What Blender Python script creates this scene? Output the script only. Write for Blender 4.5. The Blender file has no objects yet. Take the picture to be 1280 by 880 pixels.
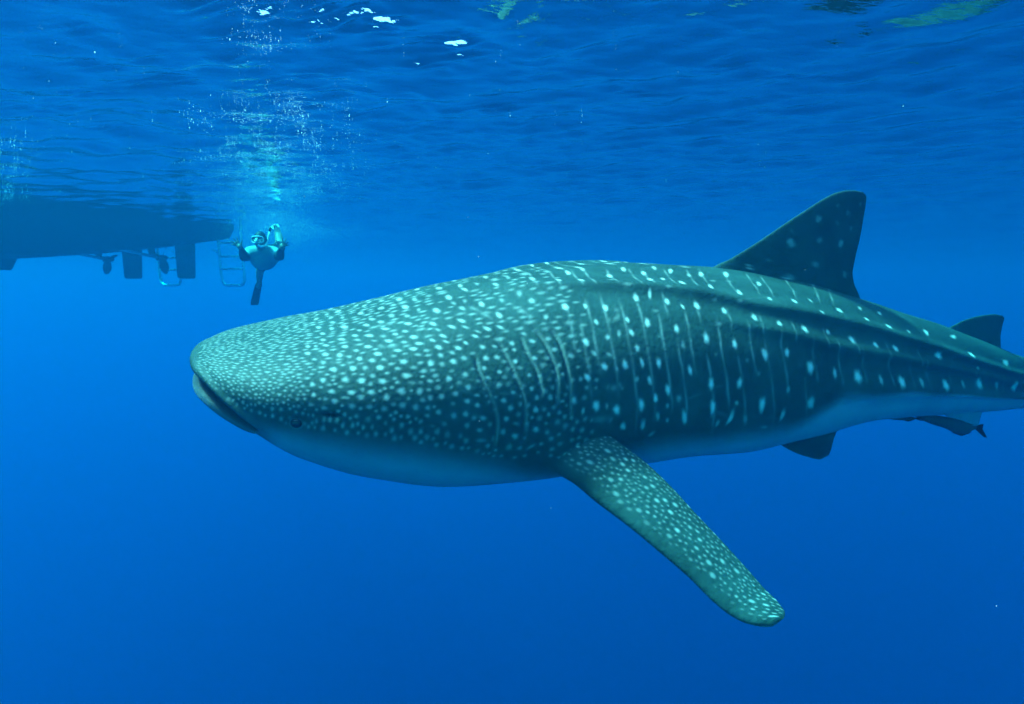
import bpy, bmesh, math, random, json
import numpy as np
from mathutils import Vector

scene = bpy.context.scene
R = math.radians
rng = np.random.default_rng(11)
random.seed(5)

# ------------------------------------------------------------------ camera
cd = bpy.data.cameras.new('camera'); cam = bpy.data.objects.new('camera', cd)
scene.collection.objects.link(cam); scene.camera = cam
cd.lens = 24.0; cd.sensor_width = 36.0; cd.clip_start = .05; cd.clip_end = 1200
cam.location = (0, 0, -1.05)
cam.rotation_euler = (math.pi / 2 - math.atan(90 / 853.333), 0, 0)

# ------------------------------------------------------------------ sky and sun
SUN_EL, SUN_AZ = 63, -84          # azimuth from the view direction (+y), towards +x
world = bpy.data.worlds.new('World'); scene.world = world; world.use_nodes = True
nt = world.node_tree; bg = nt.nodes['Background']
sky = nt.nodes.new('ShaderNodeTexSky'); sky.sky_type = 'NISHITA'; sky.sun_disc = False
sky.sun_elevation = R(SUN_EL); sky.sun_rotation = R(SUN_AZ)
nt.links.new(sky.outputs[0], bg.inputs[0]); bg.inputs[1].default_value = .15
sd = bpy.data.lights.new('sun', 'SUN'); sun = bpy.data.objects.new('sun', sd)
scene.collection.objects.link(sun)
sd.energy = 2.0; sd.angle = R(8); sd.color = (1, .96, .9)
ld = Vector((math.sin(R(SUN_AZ)) * math.cos(R(SUN_EL)), math.cos(R(SUN_AZ)) * math.cos(R(SUN_EL)), math.sin(R(SUN_EL))))
sun.rotation_euler = ld.to_track_quat('Z', 'Y').to_euler(); sun.location = (-3, 6, 20)

vs = scene.view_settings
vs.view_transform = 'Standard'; vs.look = 'None'; vs.gamma = 1; vs.use_curve_mapping = False
vs.exposure = 2.84
cy = scene.cycles
cy.max_bounces = 8; cy.diffuse_bounces = 3; cy.glossy_bounces = 4; cy.transmission_bounces = 4
cy.volume_bounces = 2; cy.transparent_max_bounces = 12
cy.use_denoising = True; cy.denoising_input_passes = 'RGB_ALBEDO'

# ------------------------------------------------------------------ helpers
COL = scene.collection
def tag(o, label=None, cat=None, group=None, kind=None):
    for k, v in (('label', label), ('category', cat), ('group', group), ('kind', kind)):
        if v: o[k] = v
    return o
def empty(name, loc=(0, 0, 0)):
    o = bpy.data.objects.new(name, None); COL.objects.link(o); o.location = loc; o.empty_display_size = .1
    return o
def link_mesh(name, me, mat=None, parent=None, smooth=True):
    o = bpy.data.objects.new(name, me); COL.objects.link(o)
    if mat: me.materials.append(mat)
    if smooth and len(me.polygons): me.polygons.foreach_set('use_smooth', np.ones(len(me.polygons), bool))
    if parent: o.parent = parent
    return o
def np_mesh(name, V, Q):
    """mesh from a float array of vertices and an int array of quads"""
    me = bpy.data.meshes.new(name); V = np.ascontiguousarray(V, np.float32); Q = np.ascontiguousarray(Q, np.int32)
    k = Q.shape[1]
    me.vertices.add(len(V)); me.vertices.foreach_set('co', V.ravel())
    me.loops.add(Q.size); me.loops.foreach_set('vertex_index', Q.ravel())
    me.polygons.add(len(Q)); me.polygons.foreach_set('loop_start', np.arange(0, Q.size, k, dtype=np.int32))
    me.update(calc_edges=True); me.validate()
    return me
def grid_quads(n, m, wrap=False):
    i = np.arange(n - 1)[:, None]; j = np.arange(m if wrap else m - 1)[None, :]; j2 = (j + 1) % m
    return np.stack([i * m + j, i * m + j2, (i + 1) * m + j2, (i + 1) * m + j], -1).reshape(-1, 4)
def bm_obj(name, bm, mat, parent=None, smooth=True):
    me = bpy.data.meshes.new(name); bmesh.ops.recalc_face_normals(bm, faces=bm.faces); bm.to_mesh(me); bm.free()
    return link_mesh(name, me, mat, parent, smooth)
def tube(bm, pts, rad, seg=8, caps=True):
    """round bar through a list of points; rad is a number or a list"""
    pts = [Vector(p) for p in pts]; n = len(pts); rad = rad if hasattr(rad, '__len__') else [rad] * n
    rings = []; up = Vector((0, 0, 1)); prev = None
    for i, p in enumerate(pts):
        t = (pts[min(i + 1, n - 1)] - pts[max(i - 1, 0)]).normalized()
        a = prev if prev else (t.cross(up) if abs(t.dot(up)) < .95 else t.cross(Vector((1, 0, 0))))
        a = (a - t * a.dot(t)).normalized(); prev = a; b = t.cross(a)
        rings.append([bm.verts.new(p + (a * math.cos(2 * math.pi * k / seg) + b * math.sin(2 * math.pi * k / seg)) * rad[i]) for k in range(seg)])
    for r0, r1 in zip(rings, rings[1:]):
        for k in range(seg): bm.faces.new((r0[k], r0[(k + 1) % seg], r1[(k + 1) % seg], r1[k]))
    if caps: bm.faces.new(rings[0][::-1]); bm.faces.new(rings[-1])
def material(name, col, rough=.6, spec=.3, var=0, scale=20, bump=0, bscale=60, metal=0):
    m = bpy.data.materials.new(name); m.use_nodes = True; n = m.node_tree; p = n.nodes['Principled BSDF']
    p.inputs['Roughness'].default_value = rough; p.inputs['Specular IOR Level'].default_value = spec; p.inputs['Metallic'].default_value = metal
    p.inputs['Base Color'].default_value = (*col, 1)
    if var or bump:
        tc = n.nodes.new('ShaderNodeTexCoord')
        if var:
            nz = n.nodes.new('ShaderNodeTexNoise'); nz.inputs['Scale'].default_value = scale; nz.inputs['Detail'].default_value = 6
            n.links.new(tc.outputs['Object'], nz.inputs['Vector'])
            mx = n.nodes.new('ShaderNodeMix'); mx.data_type = 'RGBA'
            mx.inputs['A'].default_value = (*[c * (1 - var) for c in col], 1); mx.inputs['B'].default_value = (*[min(1, c * (1 + var)) for c in col], 1)
            n.links.new(nz.outputs['Fac'], mx.inputs['Factor']); n.links.new(mx.outputs['Result'], p.inputs['Base Color'])
        if bump:
            nb = n.nodes.new('ShaderNodeTexNoise'); nb.inputs['Scale'].default_value = bscale; nb.inputs['Detail'].default_value = 4
            n.links.new(tc.outputs['Object'], nb.inputs['Vector'])
            bp = n.nodes.new('ShaderNodeBump'); bp.inputs['Strength'].default_value = bump; bp.inputs['Distance'].default_value = .01
            n.links.new(nb.outputs['Fac'], bp.inputs['Height']); n.links.new(bp.outputs['Normal'], p.inputs['Normal'])
    return m
def pchip(x, xs, ys):
    xs = np.asarray(xs, float); ys = np.asarray(ys, float); h = np.diff(xs); d = np.diff(ys) / h
    m = np.zeros_like(ys); m[0] = d[0]; m[-1] = d[-1]
    for i in range(1, len(xs) - 1):
        if d[i - 1] * d[i] > 0:
            w1 = 2 * h[i] + h[i - 1]; w2 = h[i] + 2 * h[i - 1]; m[i] = (w1 + w2) / (w1 / d[i - 1] + w2 / d[i])
    x = np.clip(np.asarray(x, float), xs[0], xs[-1]); i = np.clip(np.searchsorted(xs, x) - 1, 0, len(xs) - 2)
    t = (x - xs[i]) / h[i]
    return ys[i] * (2 * t**3 - 3 * t**2 + 1) + h[i] * m[i] * (t**3 - 2 * t**2 + t) + ys[i + 1] * (3 * t**2 - 2 * t**3) + h[i] * m[i + 1] * (t**3 - t**2)
def sstep(a, b, x):
    t = np.clip((x - a) / (b - a), 0, 1); return t * t * (3 - 2 * t)

# ------------------------------------------------------------------ the sea surface, a wavy sheet seen from below
def wave_height(x, y, cell):
    g = np.random.default_rng(3); z = np.zeros_like(x)
    for k in range(120):
        lam = 10 ** g.uniform(math.log10(.13), math.log10(3.2)); th = g.normal(R(70), R(70)); ph = g.uniform(0, 2 * math.pi)
        slope = (.015 if lam < .28 else .018 if lam < .7 else .010 if lam < 1.5 else .005) * (.7 + .6 * g.uniform())
        kk = 2 * math.pi / lam; a = slope / kk; sx_, sy_ = math.sin(th), math.cos(th)
        arg = kk * (x * sy_ + y * sx_) + ph + 1.1 * np.sin(.31 * kk * (x * sx_ - y * sy_) + ph * 3) + .7 * np.sin(.17 * kk * (x + .6 * y) + ph * 5)
        fade = np.clip((lam / np.maximum(cell, 1e-6) - 2.5) / 3, 0, 1)
        z += a * fade * (np.sin(arg) + .25 * np.sin(2 * arg + .6)) * (.55 + .9 * np.sin(.13 * kk * (x * .8 - y) + ph * 7)**2)
    # short steep ripples added in clusters to make the surface glint
    cl = ((-1.0, 3.18, .22, 16), (-.72, 3.22, .12, 9), (-.33, 3.45, .12, 8), (-3.25, 4.5, .25, 7), (-1.85, 4.0, .8, 22), (.5, 4.6, 1.2, 12), (-3.6, 5.2, .6, 14), (-2.0, 5.4, .7, 12))
    for px, py, a, lam, rad in [(c[0] + g.normal() * c[2], c[1] + g.normal() * c[2] * .5, g.uniform(.010, .020), g.uniform(.11, .16), g.uniform(.035, .075)) for c in cl for _ in range(c[3])]:
        r2 = ((x - px) * .55)**2 + (y - py)**2
        z += a * np.exp(-r2 / rad**2) * np.sin(2 * math.pi * ((y - py) + .35 * (x - px)) / lam + 3 * (x - px))
    return z
def stretched(n, lo, hi, k):
    a = np.arcsinh(lo * math.sinh(k) / hi); t = np.linspace(a / k, 1, n); return hi * np.sinh(k * t) / math.sinh(k)
gx = stretched(760, -400, 400, 6.1); gy = stretched(760, -14, 400, 6.1) + 4.0
X, Y = np.meshgrid(gx, gy, indexing='ij')
cell = np.maximum(np.gradient(gx)[:, None], np.gradient(gy)[None, :]) + 0 * X
SEA = .10                                   # mean level of the sea
Z = SEA + wave_height(X, Y, cell)
Z_MAX = float(Z.max())
me = np_mesh('sea_surface', np.stack([X, Y, Z], -1).reshape(-1, 3), grid_quads(len(gx), len(gy))[:, ::-1])
m = bpy.data.materials.new('water_surface'); m.use_nodes = True; n = m.node_tree; n.nodes.clear()
out = n.nodes.new('ShaderNodeOutputMaterial'); mix = n.nodes.new('ShaderNodeMixShader'); fr = n.nodes.new('ShaderNodeFresnel')
tr = n.nodes.new('ShaderNodeBsdfTransparent'); gl = n.nodes.new('ShaderNodeBsdfGlossy'); tc = n.nodes.new('ShaderNodeTexCoord')
fr.inputs['IOR'].default_value = 1.333; gl.inputs['Roughness'].default_value = .02
nz = n.nodes.new('ShaderNodeTexNoise'); nz.inputs['Scale'].default_value = 11; nz.inputs['Detail'].default_value = 4; nz.inputs['Roughness'].default_value = .55
mp = n.nodes.new('ShaderNodeMapping'); mp.inputs['Scale'].default_value = (.6, 1, 1)
bp = n.nodes.new('ShaderNodeBump'); bp.inputs['Strength'].default_value = .30; bp.inputs['Distance'].default_value = .025
for a, b in ((tc.outputs['Object'], mp.inputs[0]), (mp.outputs[0], nz.inputs['Vector']), (nz.outputs['Fac'], bp.inputs['Height']), (bp.outputs[0], fr.inputs['Normal']), (bp.outputs[0], gl.inputs['Normal']),
             (fr.outputs[0], mix.inputs[0]), (tr.outputs[0], mix.inputs[1]), (gl.outputs[0], mix.inputs[2]), (mix.outputs[0], out.inputs['Surface'])):
    n.links.new(a, b)
sea = tag(link_mesh('sea_surface', me, m), kind='structure')
print('sea crest', Z_MAX, 'normal z', me.polygons[0].normal.z)

# ------------------------------------------------------------------ the water itself: one closed box of even density
WATER_DENSITY = .36
bm = bmesh.new(); bmesh.ops.create_cube(bm, size=1)
zt, zb = Z_MAX + .05, -160.0
for v in bm.verts: v.co = Vector((v.co.x * 700, v.co.y * 420 + 190, (zt + zb) / 2 + v.co.z * (zt - zb)))
m = bpy.data.materials.new('sea_water'); m.use_nodes = True; n = m.node_tree; n.nodes.clear()
out = n.nodes.new('ShaderNodeOutputMaterial'); pv = n.nodes.new('ShaderNodeVolumePrincipled')
pv.inputs['Density'].default_value = WATER_DENSITY; pv.inputs['Density Attribute'].default_value = ''; pv.inputs['Color Attribute'].default_value = ''; pv.inputs['Temperature Attribute'].default_value = ''
pv.inputs['Color'].default_value = (.001, .0275, .067, 1); pv.inputs['Absorption Color'].default_value = (.0, .868, .940, 1)
pv.inputs['Anisotropy'].default_value = .66
n.links.new(pv.outputs[0], out.inputs['Volume'])
tag(bm_obj('haze', bm, m, smooth=False), kind='stuff')

# ------------------------------------------------------------------ the whale shark
LEN = 8.0
S_ = [0, .03, .06, .1, .15, .2, .25, .3, .36, .42, .5, .58, .66, .74, .80]       # stations along the length
W_ = [.43, .49, .55, .62, .67, .70, .70, .68, .64, .58, .48, .36, .26, .17, .12]  # half widths
ROLL_ = [13, 13, 13, 13, 13, 13, 12, 12, 11, 10, 9, 8, 7, 6, 5]
ZC_ = [-1.415, -1.455, -1.485, -1.52, -1.55, -1.57, -1.58, -1.59, -1.61, -1.63, -1.68, -1.74, -1.81, -1.88, -1.92]
P0 = (-1.465, 3.10); TH = R(21.5)
HU=[0.153, 0.168, 0.231, 0.337, 0.465, 0.564, 0.609, 0.628, 0.631, 0.586, 0.499, 0.408, 0.32, 0.227, 0.169]
HD=[0.203, 0.234, 0.359, 0.456, 0.51, 0.481, 0.451, 0.427, 0.44, 0.385, 0.274, 0.25, 0.224, 0.189, 0.167]
SPOTS=[[0.2254,86.3,4639,-1463,1656,0.9],[0.2492,78.4,3752,-999,1658,1],[0.2654,85.0,4319,-2187,2217,0.6],[0.2756,79.3,4026,-1889,2336,0.9],[0.2731,71.3,2987,-891,2040,1],[0.2839,72.3,5584,-1476,3673,0.7],
[0.2997,82.7,4817,-3666,3604,0.9],[0.2902,86.0,4601,-2462,2381,0.5],[0.2254,74.6,6413,1414,2276,0.9],[0.2382,88.6,5780,-2386,2326,0.5],[0.2119,77.6,8468,1602,2462,0.7],[0.2052,58.6,2804,-55,1340,1],
[0.2181,57.3,6445,-520,2724,0.55],[0.2303,54.8,3655,-391,1530,0.95],[0.2547,59.6,3657,-720,1595,1],[0.2654,61.1,7771,-2773,2162,0.55],[0.2751,56.2,4264,-668,1999,0.9],[0.1906,54.3,4660,-889,3262,0.6],
[0.2205,47.4,6538,501,3054,0.5],[0.2412,46.7,6050,237,3058,0.65],[0.2412,40.0,4687,841,2461,0.65],[0.2249,38.9,4103,-143,3858,0.45],[0.2328,40.0,7367,-1267,2171,0.3],[0.2104,38.1,3277,512,2070,1],
[0.1878,42.3,2881,656,4547,0.55],[0.1902,36.4,3516,160,6089,0.7],[0.1995,32.6,3546,968,3474,0.65],[0.2143,32.2,5548,2615,5408,0.45],[0.2235,30.7,5479,3933,8428,0.35],[0.2196,25.6,3267,993,2615,1],
[0.1916,28.6,6212,-54,6048,0.55],[0.1934,24.3,8877,182,9073,0.55],[0.2085,21.8,3477,1100,2382,0.75],[0.2542,44.4,3606,-553,1454,1],[0.2427,32.2,4954,73,2558,0.55],[0.2447,25.2,7042,1090,1686,0.6],
[0.2332,25.2,3795,494,1730,1],[0.2562,24.8,4147,125,1487,1],[0.2274,23.9,8741,1373,3428,0.3],[0.2402,18.2,4197,-1096,4326,0.35],[0.2492,17.4,6021,1510,2185,0.65],[0.1855,14.2,5329,498,3679,0.7],[0.2,12.1,3957,525,1986,0.75],
[0.2143,8.9,2703,514,1534,0.8],[0.2278,6.2,2560,612,1821,0.75],[0.2442,7.2,3317,739,1225,1.0],[0.2537,9.5,4713,913,2025,0.7],[0.2623,12.7,3570,882,1427,1],[0.221,8.1,17810,3508,3671,0.25],[0.2061,7.2,9083,-215,3119,0.4],
[0.2337,-0.8,3448,1011,3125,0.45],[0.2472,-1.0,4552,299,1293,0.35],[0.2567,2.1,5779,1923,3140,0.35],[0.193,12.1,5091,898,11221,0.5],[0.1851,6.6,8324,1197,7023,0.65],[0.2628,5.9,7258,1924,5659,0.3],
[0.2643,0.2,7104,3362,9363,0.25],[0.2547,-6.5,3379,-1409,2517,0.2],[0.2042,21.4,7337,382,5343,0.3],[0.2949,68.1,2857,-583,1493,1],[0.3216,79.9,3445,-2276,2338,0.8],[0.3098,78.0,4889,-2264,2341,0.35],
[0.344,80.6,2674,-1879,1951,0.9],[0.3162,66.2,4893,-1596,1665,0.7],[0.3363,61.5,2926,-947,1435,1],[0.2955,52.7,3020,-275,1415,1],[0.2845,52.4,11803,904,2410,0.55],[0.3152,49.7,3468,-195,1912,0.85],
[0.3379,45.3,2651,78,1772,1],[0.3572,41.0,3121,160,2845,0.8],[0.3628,70.2,3392,-1753,2400,0.7],[0.3584,56.2,4049,-1302,2905,0.55],[0.2736,40.4,4087,-490,1721,0.75],[0.2939,34.9,3024,-82,1043,1],
[0.3152,31.5,3359,124,1287,0.75],[0.3396,25.6,1946,303,937,0.95],[0.2788,20.5,5008,1120,1642,0.65],[0.2756,32.4,4051,46,1601,0.25],[0.2949,13.8,3022,345,934,1],[0.2981,3.8,2892,610,895,0.85],[0.3173,13.3,2588,-195,1291,0.65],
[0.339,3.0,1609,264,802,0.75],[0.2772,0.7,3190,1181,1295,0.6],[0.3141,-1.5,3008,-794,769,0.55],[0.3168,4.7,4216,1544,6515,0.4],[0.3606,-3.4,2755,-141,587,0.45],[0.3045,-3.8,5165,-430,1258,0.3],[0.327,-2.9,3149,1055,942,0.25],
[0.271,8.5,2343,483,2434,0.25],[0.3467,-10.3,1107,900,3745,0.2],[0.382,55.6,2446,-93,2070,0.9],[0.4263,53.3,1916,-6,1609,0.8],[0.4014,48.2,3877,633,4422,0.45],[0.402,59.0,4928,493,2355,0.35],[0.4523,49.3,1976,-211,2369,0.6],
[0.4781,47.2,1079,-187,1467,1],[0.4817,62.0,1752,-852,1361,0.4],[0.4559,60.5,2327,-1077,1945,0.35],[0.3791,37.6,1942,80,1511,1],[0.4037,37.0,2896,-179,2776,0.55],[0.4275,33.2,1527,201,1183,1],[0.4535,31.3,1627,99,1717,0.75],
[0.4781,30.5,1106,33,1264,0.9],[0.3595,25.8,2969,-246,1535,0.7],[0.3808,17.8,1109,76,774,0.95],[0.406,14.2,2913,416,1069,0.55],[0.4316,11.9,734,154,663,0.85],[0.4577,10.0,2518,685,1078,0.4],[0.3611,8.1,3215,197,2424,0.3],
[0.3854,1.1,926,348,1099,0.55],[0.4176,-1.7,1057,-409,927,0.25],[0.5315,50.5,1221,-213,690,0.8],[0.5049,46.9,2560,-573,2102,0.45],[0.5365,29.0,531,106,817,0.95],[0.5782,55.4,570,-371,883,0.5],[0.5929,35.3,702,116,689,0.8],
[0.6615,36.4,361,-77,343,0.6],[0.6019,22.0,1370,-33,2270,0.3],[0.4835,8.7,747,223,642,0.75],[0.5111,8.3,1504,461,861,0.4],[0.5478,5.9,600,230,561,0.75],[0.5788,6.2,1309,465,757,0.3],[0.6084,6.6,555,178,361,0.7],
[0.6404,5.9,950,308,475,0.25],[0.6782,5.1,366,109,241,0.65],[0.1972,83.1,3911,-690,1080,1],[0.2152,94.7,3742,-1847,1371,0.45],[0.1846,89.2,5639,-2113,2549,0.4],[0.1732,84.6,5751,573,1540,0.8],
[0.1647,90.9,5834,-1934,1937,0.55],[0.1545,87.5,6786,1159,1491,0.9],[0.1428,95.8,4798,-183,528,0.9],[0.1424,83.3,3982,-89,985,0.95],[0.1576,71.0,4909,14,1258,1],[0.1642,60.5,4242,571,1555,1],[0.1458,70.8,4384,883,1870,0.6],
[0.1314,73.6,3622,484,1172,1],[0.17,71.0,4508,94,2016,0.4],[0.1823,73.4,3267,-780,1436,0.45],[0.1869,66.2,2800,-92,1742,0.7],[0.1428,76.7,6417,1172,2126,0.4],[0.1497,76.5,6965,-806,2114,0.35],[0.1424,61.3,4696,2466,3331,0.9],
[0.136,58.4,6182,4026,4971,0.9],[0.1264,63.6,5513,2281,2943,1],[0.1432,56.5,7026,5011,6600,0.6],[0.1549,53.1,4703,2578,3777,0.9],[0.1624,52.7,5759,3812,5220,0.75],[0.1471,49.7,6116,4341,7022,0.9],
[0.1493,52.2,9721,8608,12046,0.55],[0.1297,53.5,6494,4322,5717,0.9],[0.128,58.4,8539,4615,5939,0.55],[0.1305,49.5,8869,7067,9539,0.75],[0.1235,52.0,6426,3377,4964,0.7],[0.126,46.7,4089,1461,2995,0.95],
[0.1364,44.2,4425,2160,4272,0.9],[0.1411,46.5,9183,3865,5288,0.75],[0.1326,42.1,5541,2393,5057,0.55],[0.1264,41.5,5574,1414,3891,0.65],[0.1206,37.6,4044,178,1899,0.9],[0.1326,36.8,3825,839,2856,0.9],
[0.1385,37.9,4426,1079,3599,0.65],[0.1497,42.7,5104,1285,4431,0.75],[0.1563,42.1,6497,3419,7818,0.55],[0.1664,42.5,5321,704,4519,0.8],[0.1669,38.9,7931,1159,7153,0.75],[0.1746,46.7,5229,1880,5786,0.55],
[0.1782,42.1,4040,1986,5641,0.8],[0.1506,36.2,4009,650,3316,0.85],[0.1567,36.0,4881,1153,4684,0.8],[0.1664,32.8,6028,363,4937,0.95],[0.1777,33.2,4168,1711,6048,0.8],[0.1488,30.9,6284,426,4509,0.8],
[0.1571,28.1,6753,1477,6766,0.85],[0.1506,25.6,6166,2264,7451,0.8],[0.1736,25.2,6989,145,5716,0.8],[0.1796,24.3,6783,164,5942,0.85],[0.1293,27.1,4544,94,2311,0.9],[0.1381,28.6,4705,606,3392,0.75],
[0.1194,26.7,4985,1670,4369,0.7],[0.1687,29.2,3622,2087,6013,0.35],[0.1264,36.0,4889,534,2850,0.45],[0.1656,25.4,9112,559,3099,0.75],[0.1563,21.4,4186,146,2941,0.65],[0.1394,21.6,4449,301,3068,0.9],
[0.1326,18.6,4618,505,3529,0.65],[0.1252,17.4,4636,174,2311,0.7],[0.1194,16.9,5625,195,2593,0.65],[0.1589,13.8,4225,601,4443,0.8],[0.1642,17.4,6005,764,6266,0.75],[0.1746,18.8,6973,275,4843,0.8],
[0.1629,10.0,4852,361,2792,0.65],[0.1773,8.9,4594,443,3359,0.85],[0.1777,14.4,6865,404,4176,0.65],[0.139,14.2,4500,546,3801,0.8],[0.1445,11.9,5185,496,4038,0.75],[0.1239,8.5,4670,346,2800,0.65],
[0.1322,6.6,4502,289,2238,0.55],[0.1385,7.4,4403,304,2759,0.6],[0.148,5.3,2824,754,4442,0.55],[0.1611,4.9,4836,490,4125,0.65],[0.1398,1.7,4352,396,3391,0.45],[0.1471,-0.2,3655,1043,10550,0.55],[0.1602,-0.6,4786,720,4446,0.5],
[0.1673,-2.3,3376,593,3724,0.7],[0.1786,0.5,3791,691,5921,0.75],[0.1855,-0.6,5276,998,6705,0.45],[0.1841,2.8,8433,1868,12858,0.45],[0.1651,-7.6,3112,-21,2013,0.45],[0.1484,-4.6,1248,50,7078,0.35],
[0.1777,-7.4,4614,-3722,5790,0.4],[0.1669,2.8,2818,1865,11490,0.35],[0.1441,17.1,4390,2597,10724,0.65],[0.1276,2.1,4595,548,4155,0.3],[0.1215,0.9,4799,1275,9232,0.2],[0.1182,11.0,6828,284,3141,0.55],
[0.1182,6.4,5751,815,5061,0.45],[0.1314,96.2,3002,-64,629,1],[0.1122,95.6,3372,241,767,1],[0.1162,84.6,3705,337,1041,1],[0.1031,90.3,3732,919,2483,0.9],[0.0996,103.4,4101,306,466,0.8],[0.1211,104.2,3580,-193,291,0.5],
[0.1239,89.4,5006,1060,3158,0.5],[0.0904,90.5,4457,1296,1947,1],[0.0954,80.3,4855,1714,3007,0.8],[0.0794,78.6,3780,1207,2052,1],[0.0797,90.5,6590,2003,3699,0.7],[0.0715,114.4,4344,-428,253,0.8],
[0.0715,95.6,4115,-580,2364,0.9],[0.1066,104.0,6240,-731,370,0.4],[0.1066,79.3,3949,388,1514,0.6],[0.1146,75.1,5206,1327,3282,0.6],[0.1223,78.2,8876,-777,2216,0.5],[0.1134,68.1,3610,1950,4133,1],
[0.0912,75.5,5036,1917,3483,0.9],[0.0996,75.3,4124,1525,3024,0.7],[0.1007,67.9,3967,3007,5777,1],[0.105,61.7,5682,2266,5865,0.8],[0.1106,62.4,5056,2413,5950,0.7],[0.1142,56.7,3087,1230,3665,1],[0.1007,57.3,3353,1671,4432,1],
[0.0984,62.0,4461,1440,3884,0.4],[0.0912,64.9,3338,1948,3990,1],[0.0838,67.4,5186,2098,4255,0.7],[0.0765,66.2,4570,2649,5100,0.9],[0.0845,63.0,4560,2889,5937,0.5],[0.1086,54.3,4271,2091,6018,0.55],
[0.1162,51.4,3029,1928,5722,0.9],[0.1126,48.4,3067,1269,4371,1],[0.1043,49.1,3306,1744,5466,0.9],[0.0893,55.6,3726,1567,4181,0.95],[0.0776,58.8,4801,1331,3478,0.85],[0.083,53.9,4755,1394,4069,0.55],
[0.0938,48.8,3017,940,3205,1],[0.068,62.6,5737,3016,6516,0.9],[0.0744,51.8,5216,429,1924,0.9],[0.0841,46.9,5217,687,2986,0.9],[0.0904,44.4,3818,679,2924,0.7],[0.1066,40.8,2836,510,2572,0.85],[0.0965,44.0,5211,1392,5572,0.45],
[0.1019,45.5,4593,1530,5728,0.4],[0.1146,44.0,3567,1808,6553,0.5],[0.1194,45.9,4265,1127,4878,0.5],[0.0942,38.5,2862,383,2105,0.95],[0.0805,40.0,3857,288,1751,0.9],[0.0708,40.2,3468,373,1891,0.95],
[0.0867,39.3,5103,217,1916,0.5],[0.066,46.9,5365,450,2095,0.5],[0.079,49.7,4771,1301,4192,0.5],[0.1074,31.5,2035,461,2578,0.85],[0.1031,36.6,4390,952,4806,0.5],[0.1114,36.2,3779,1086,5235,0.45],[0.095,28.8,2550,253,1892,0.8],
[0.0845,30.0,2955,153,1377,0.9],[0.0765,31.3,3424,170,1453,0.8],[0.0656,31.7,5422,137,1494,0.85],[0.0901,33.2,5137,321,2593,0.6],[0.0605,28.1,6514,128,1718,0.8],[0.1043,21.8,2480,152,1550,0.75],
[0.1138,21.0,4090,70,1494,0.65],[0.0893,21.6,3352,149,1791,0.75],[0.0794,21.6,2680,152,1867,0.8],[0.0698,22.2,3490,140,1978,0.8],[0.0969,17.8,4352,58,1229,0.7],[0.0841,18.0,3408,98,1657,0.6],[0.1098,26.7,2597,966,5565,0.35],
[0.0889,27.5,7439,95,2135,0.4],[0.0612,18.8,7917,47,1703,0.7],[0.0715,14.4,5450,33,1618,0.8],[0.0801,11.2,3449,26,1294,0.55],[0.0886,11.2,3890,78,2138,0.6],[0.105,12.7,3173,148,1857,0.6],[0.1118,11.4,4126,125,1485,0.55],
[0.0961,10.2,3808,99,1662,0.45],[0.0667,8.1,4671,-65,1815,0.5],[0.0602,10.0,5511,-67,2046,0.5],[0.0849,23.5,7597,154,2505,0.4],[0.0765,17.4,2410,179,3618,0.4],[0.1007,13.3,5033,240,3127,0.35],[0.066,84.1,6432,1359,2432,0.8],
[0.0726,79.7,7144,789,1955,0.6],[0.0673,75.7,6617,1542,2997,0.7],[0.074,86.9,6372,1391,2474,0.6],[0.067,68.7,6700,1644,3589,0.7],[0.0867,71.7,8487,3106,6000,0.6],[0.0931,59.6,6434,3798,8831,0.4],
[0.0673,54.1,4017,676,2180,0.8],[0.0629,63.2,11818,1266,3947,0.5],[0.0585,56.9,5552,1034,2949,0.9],[0.0589,63.9,7920,1494,3736,0.8],[0.0616,50.5,6696,1431,4837,0.6]]
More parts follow.
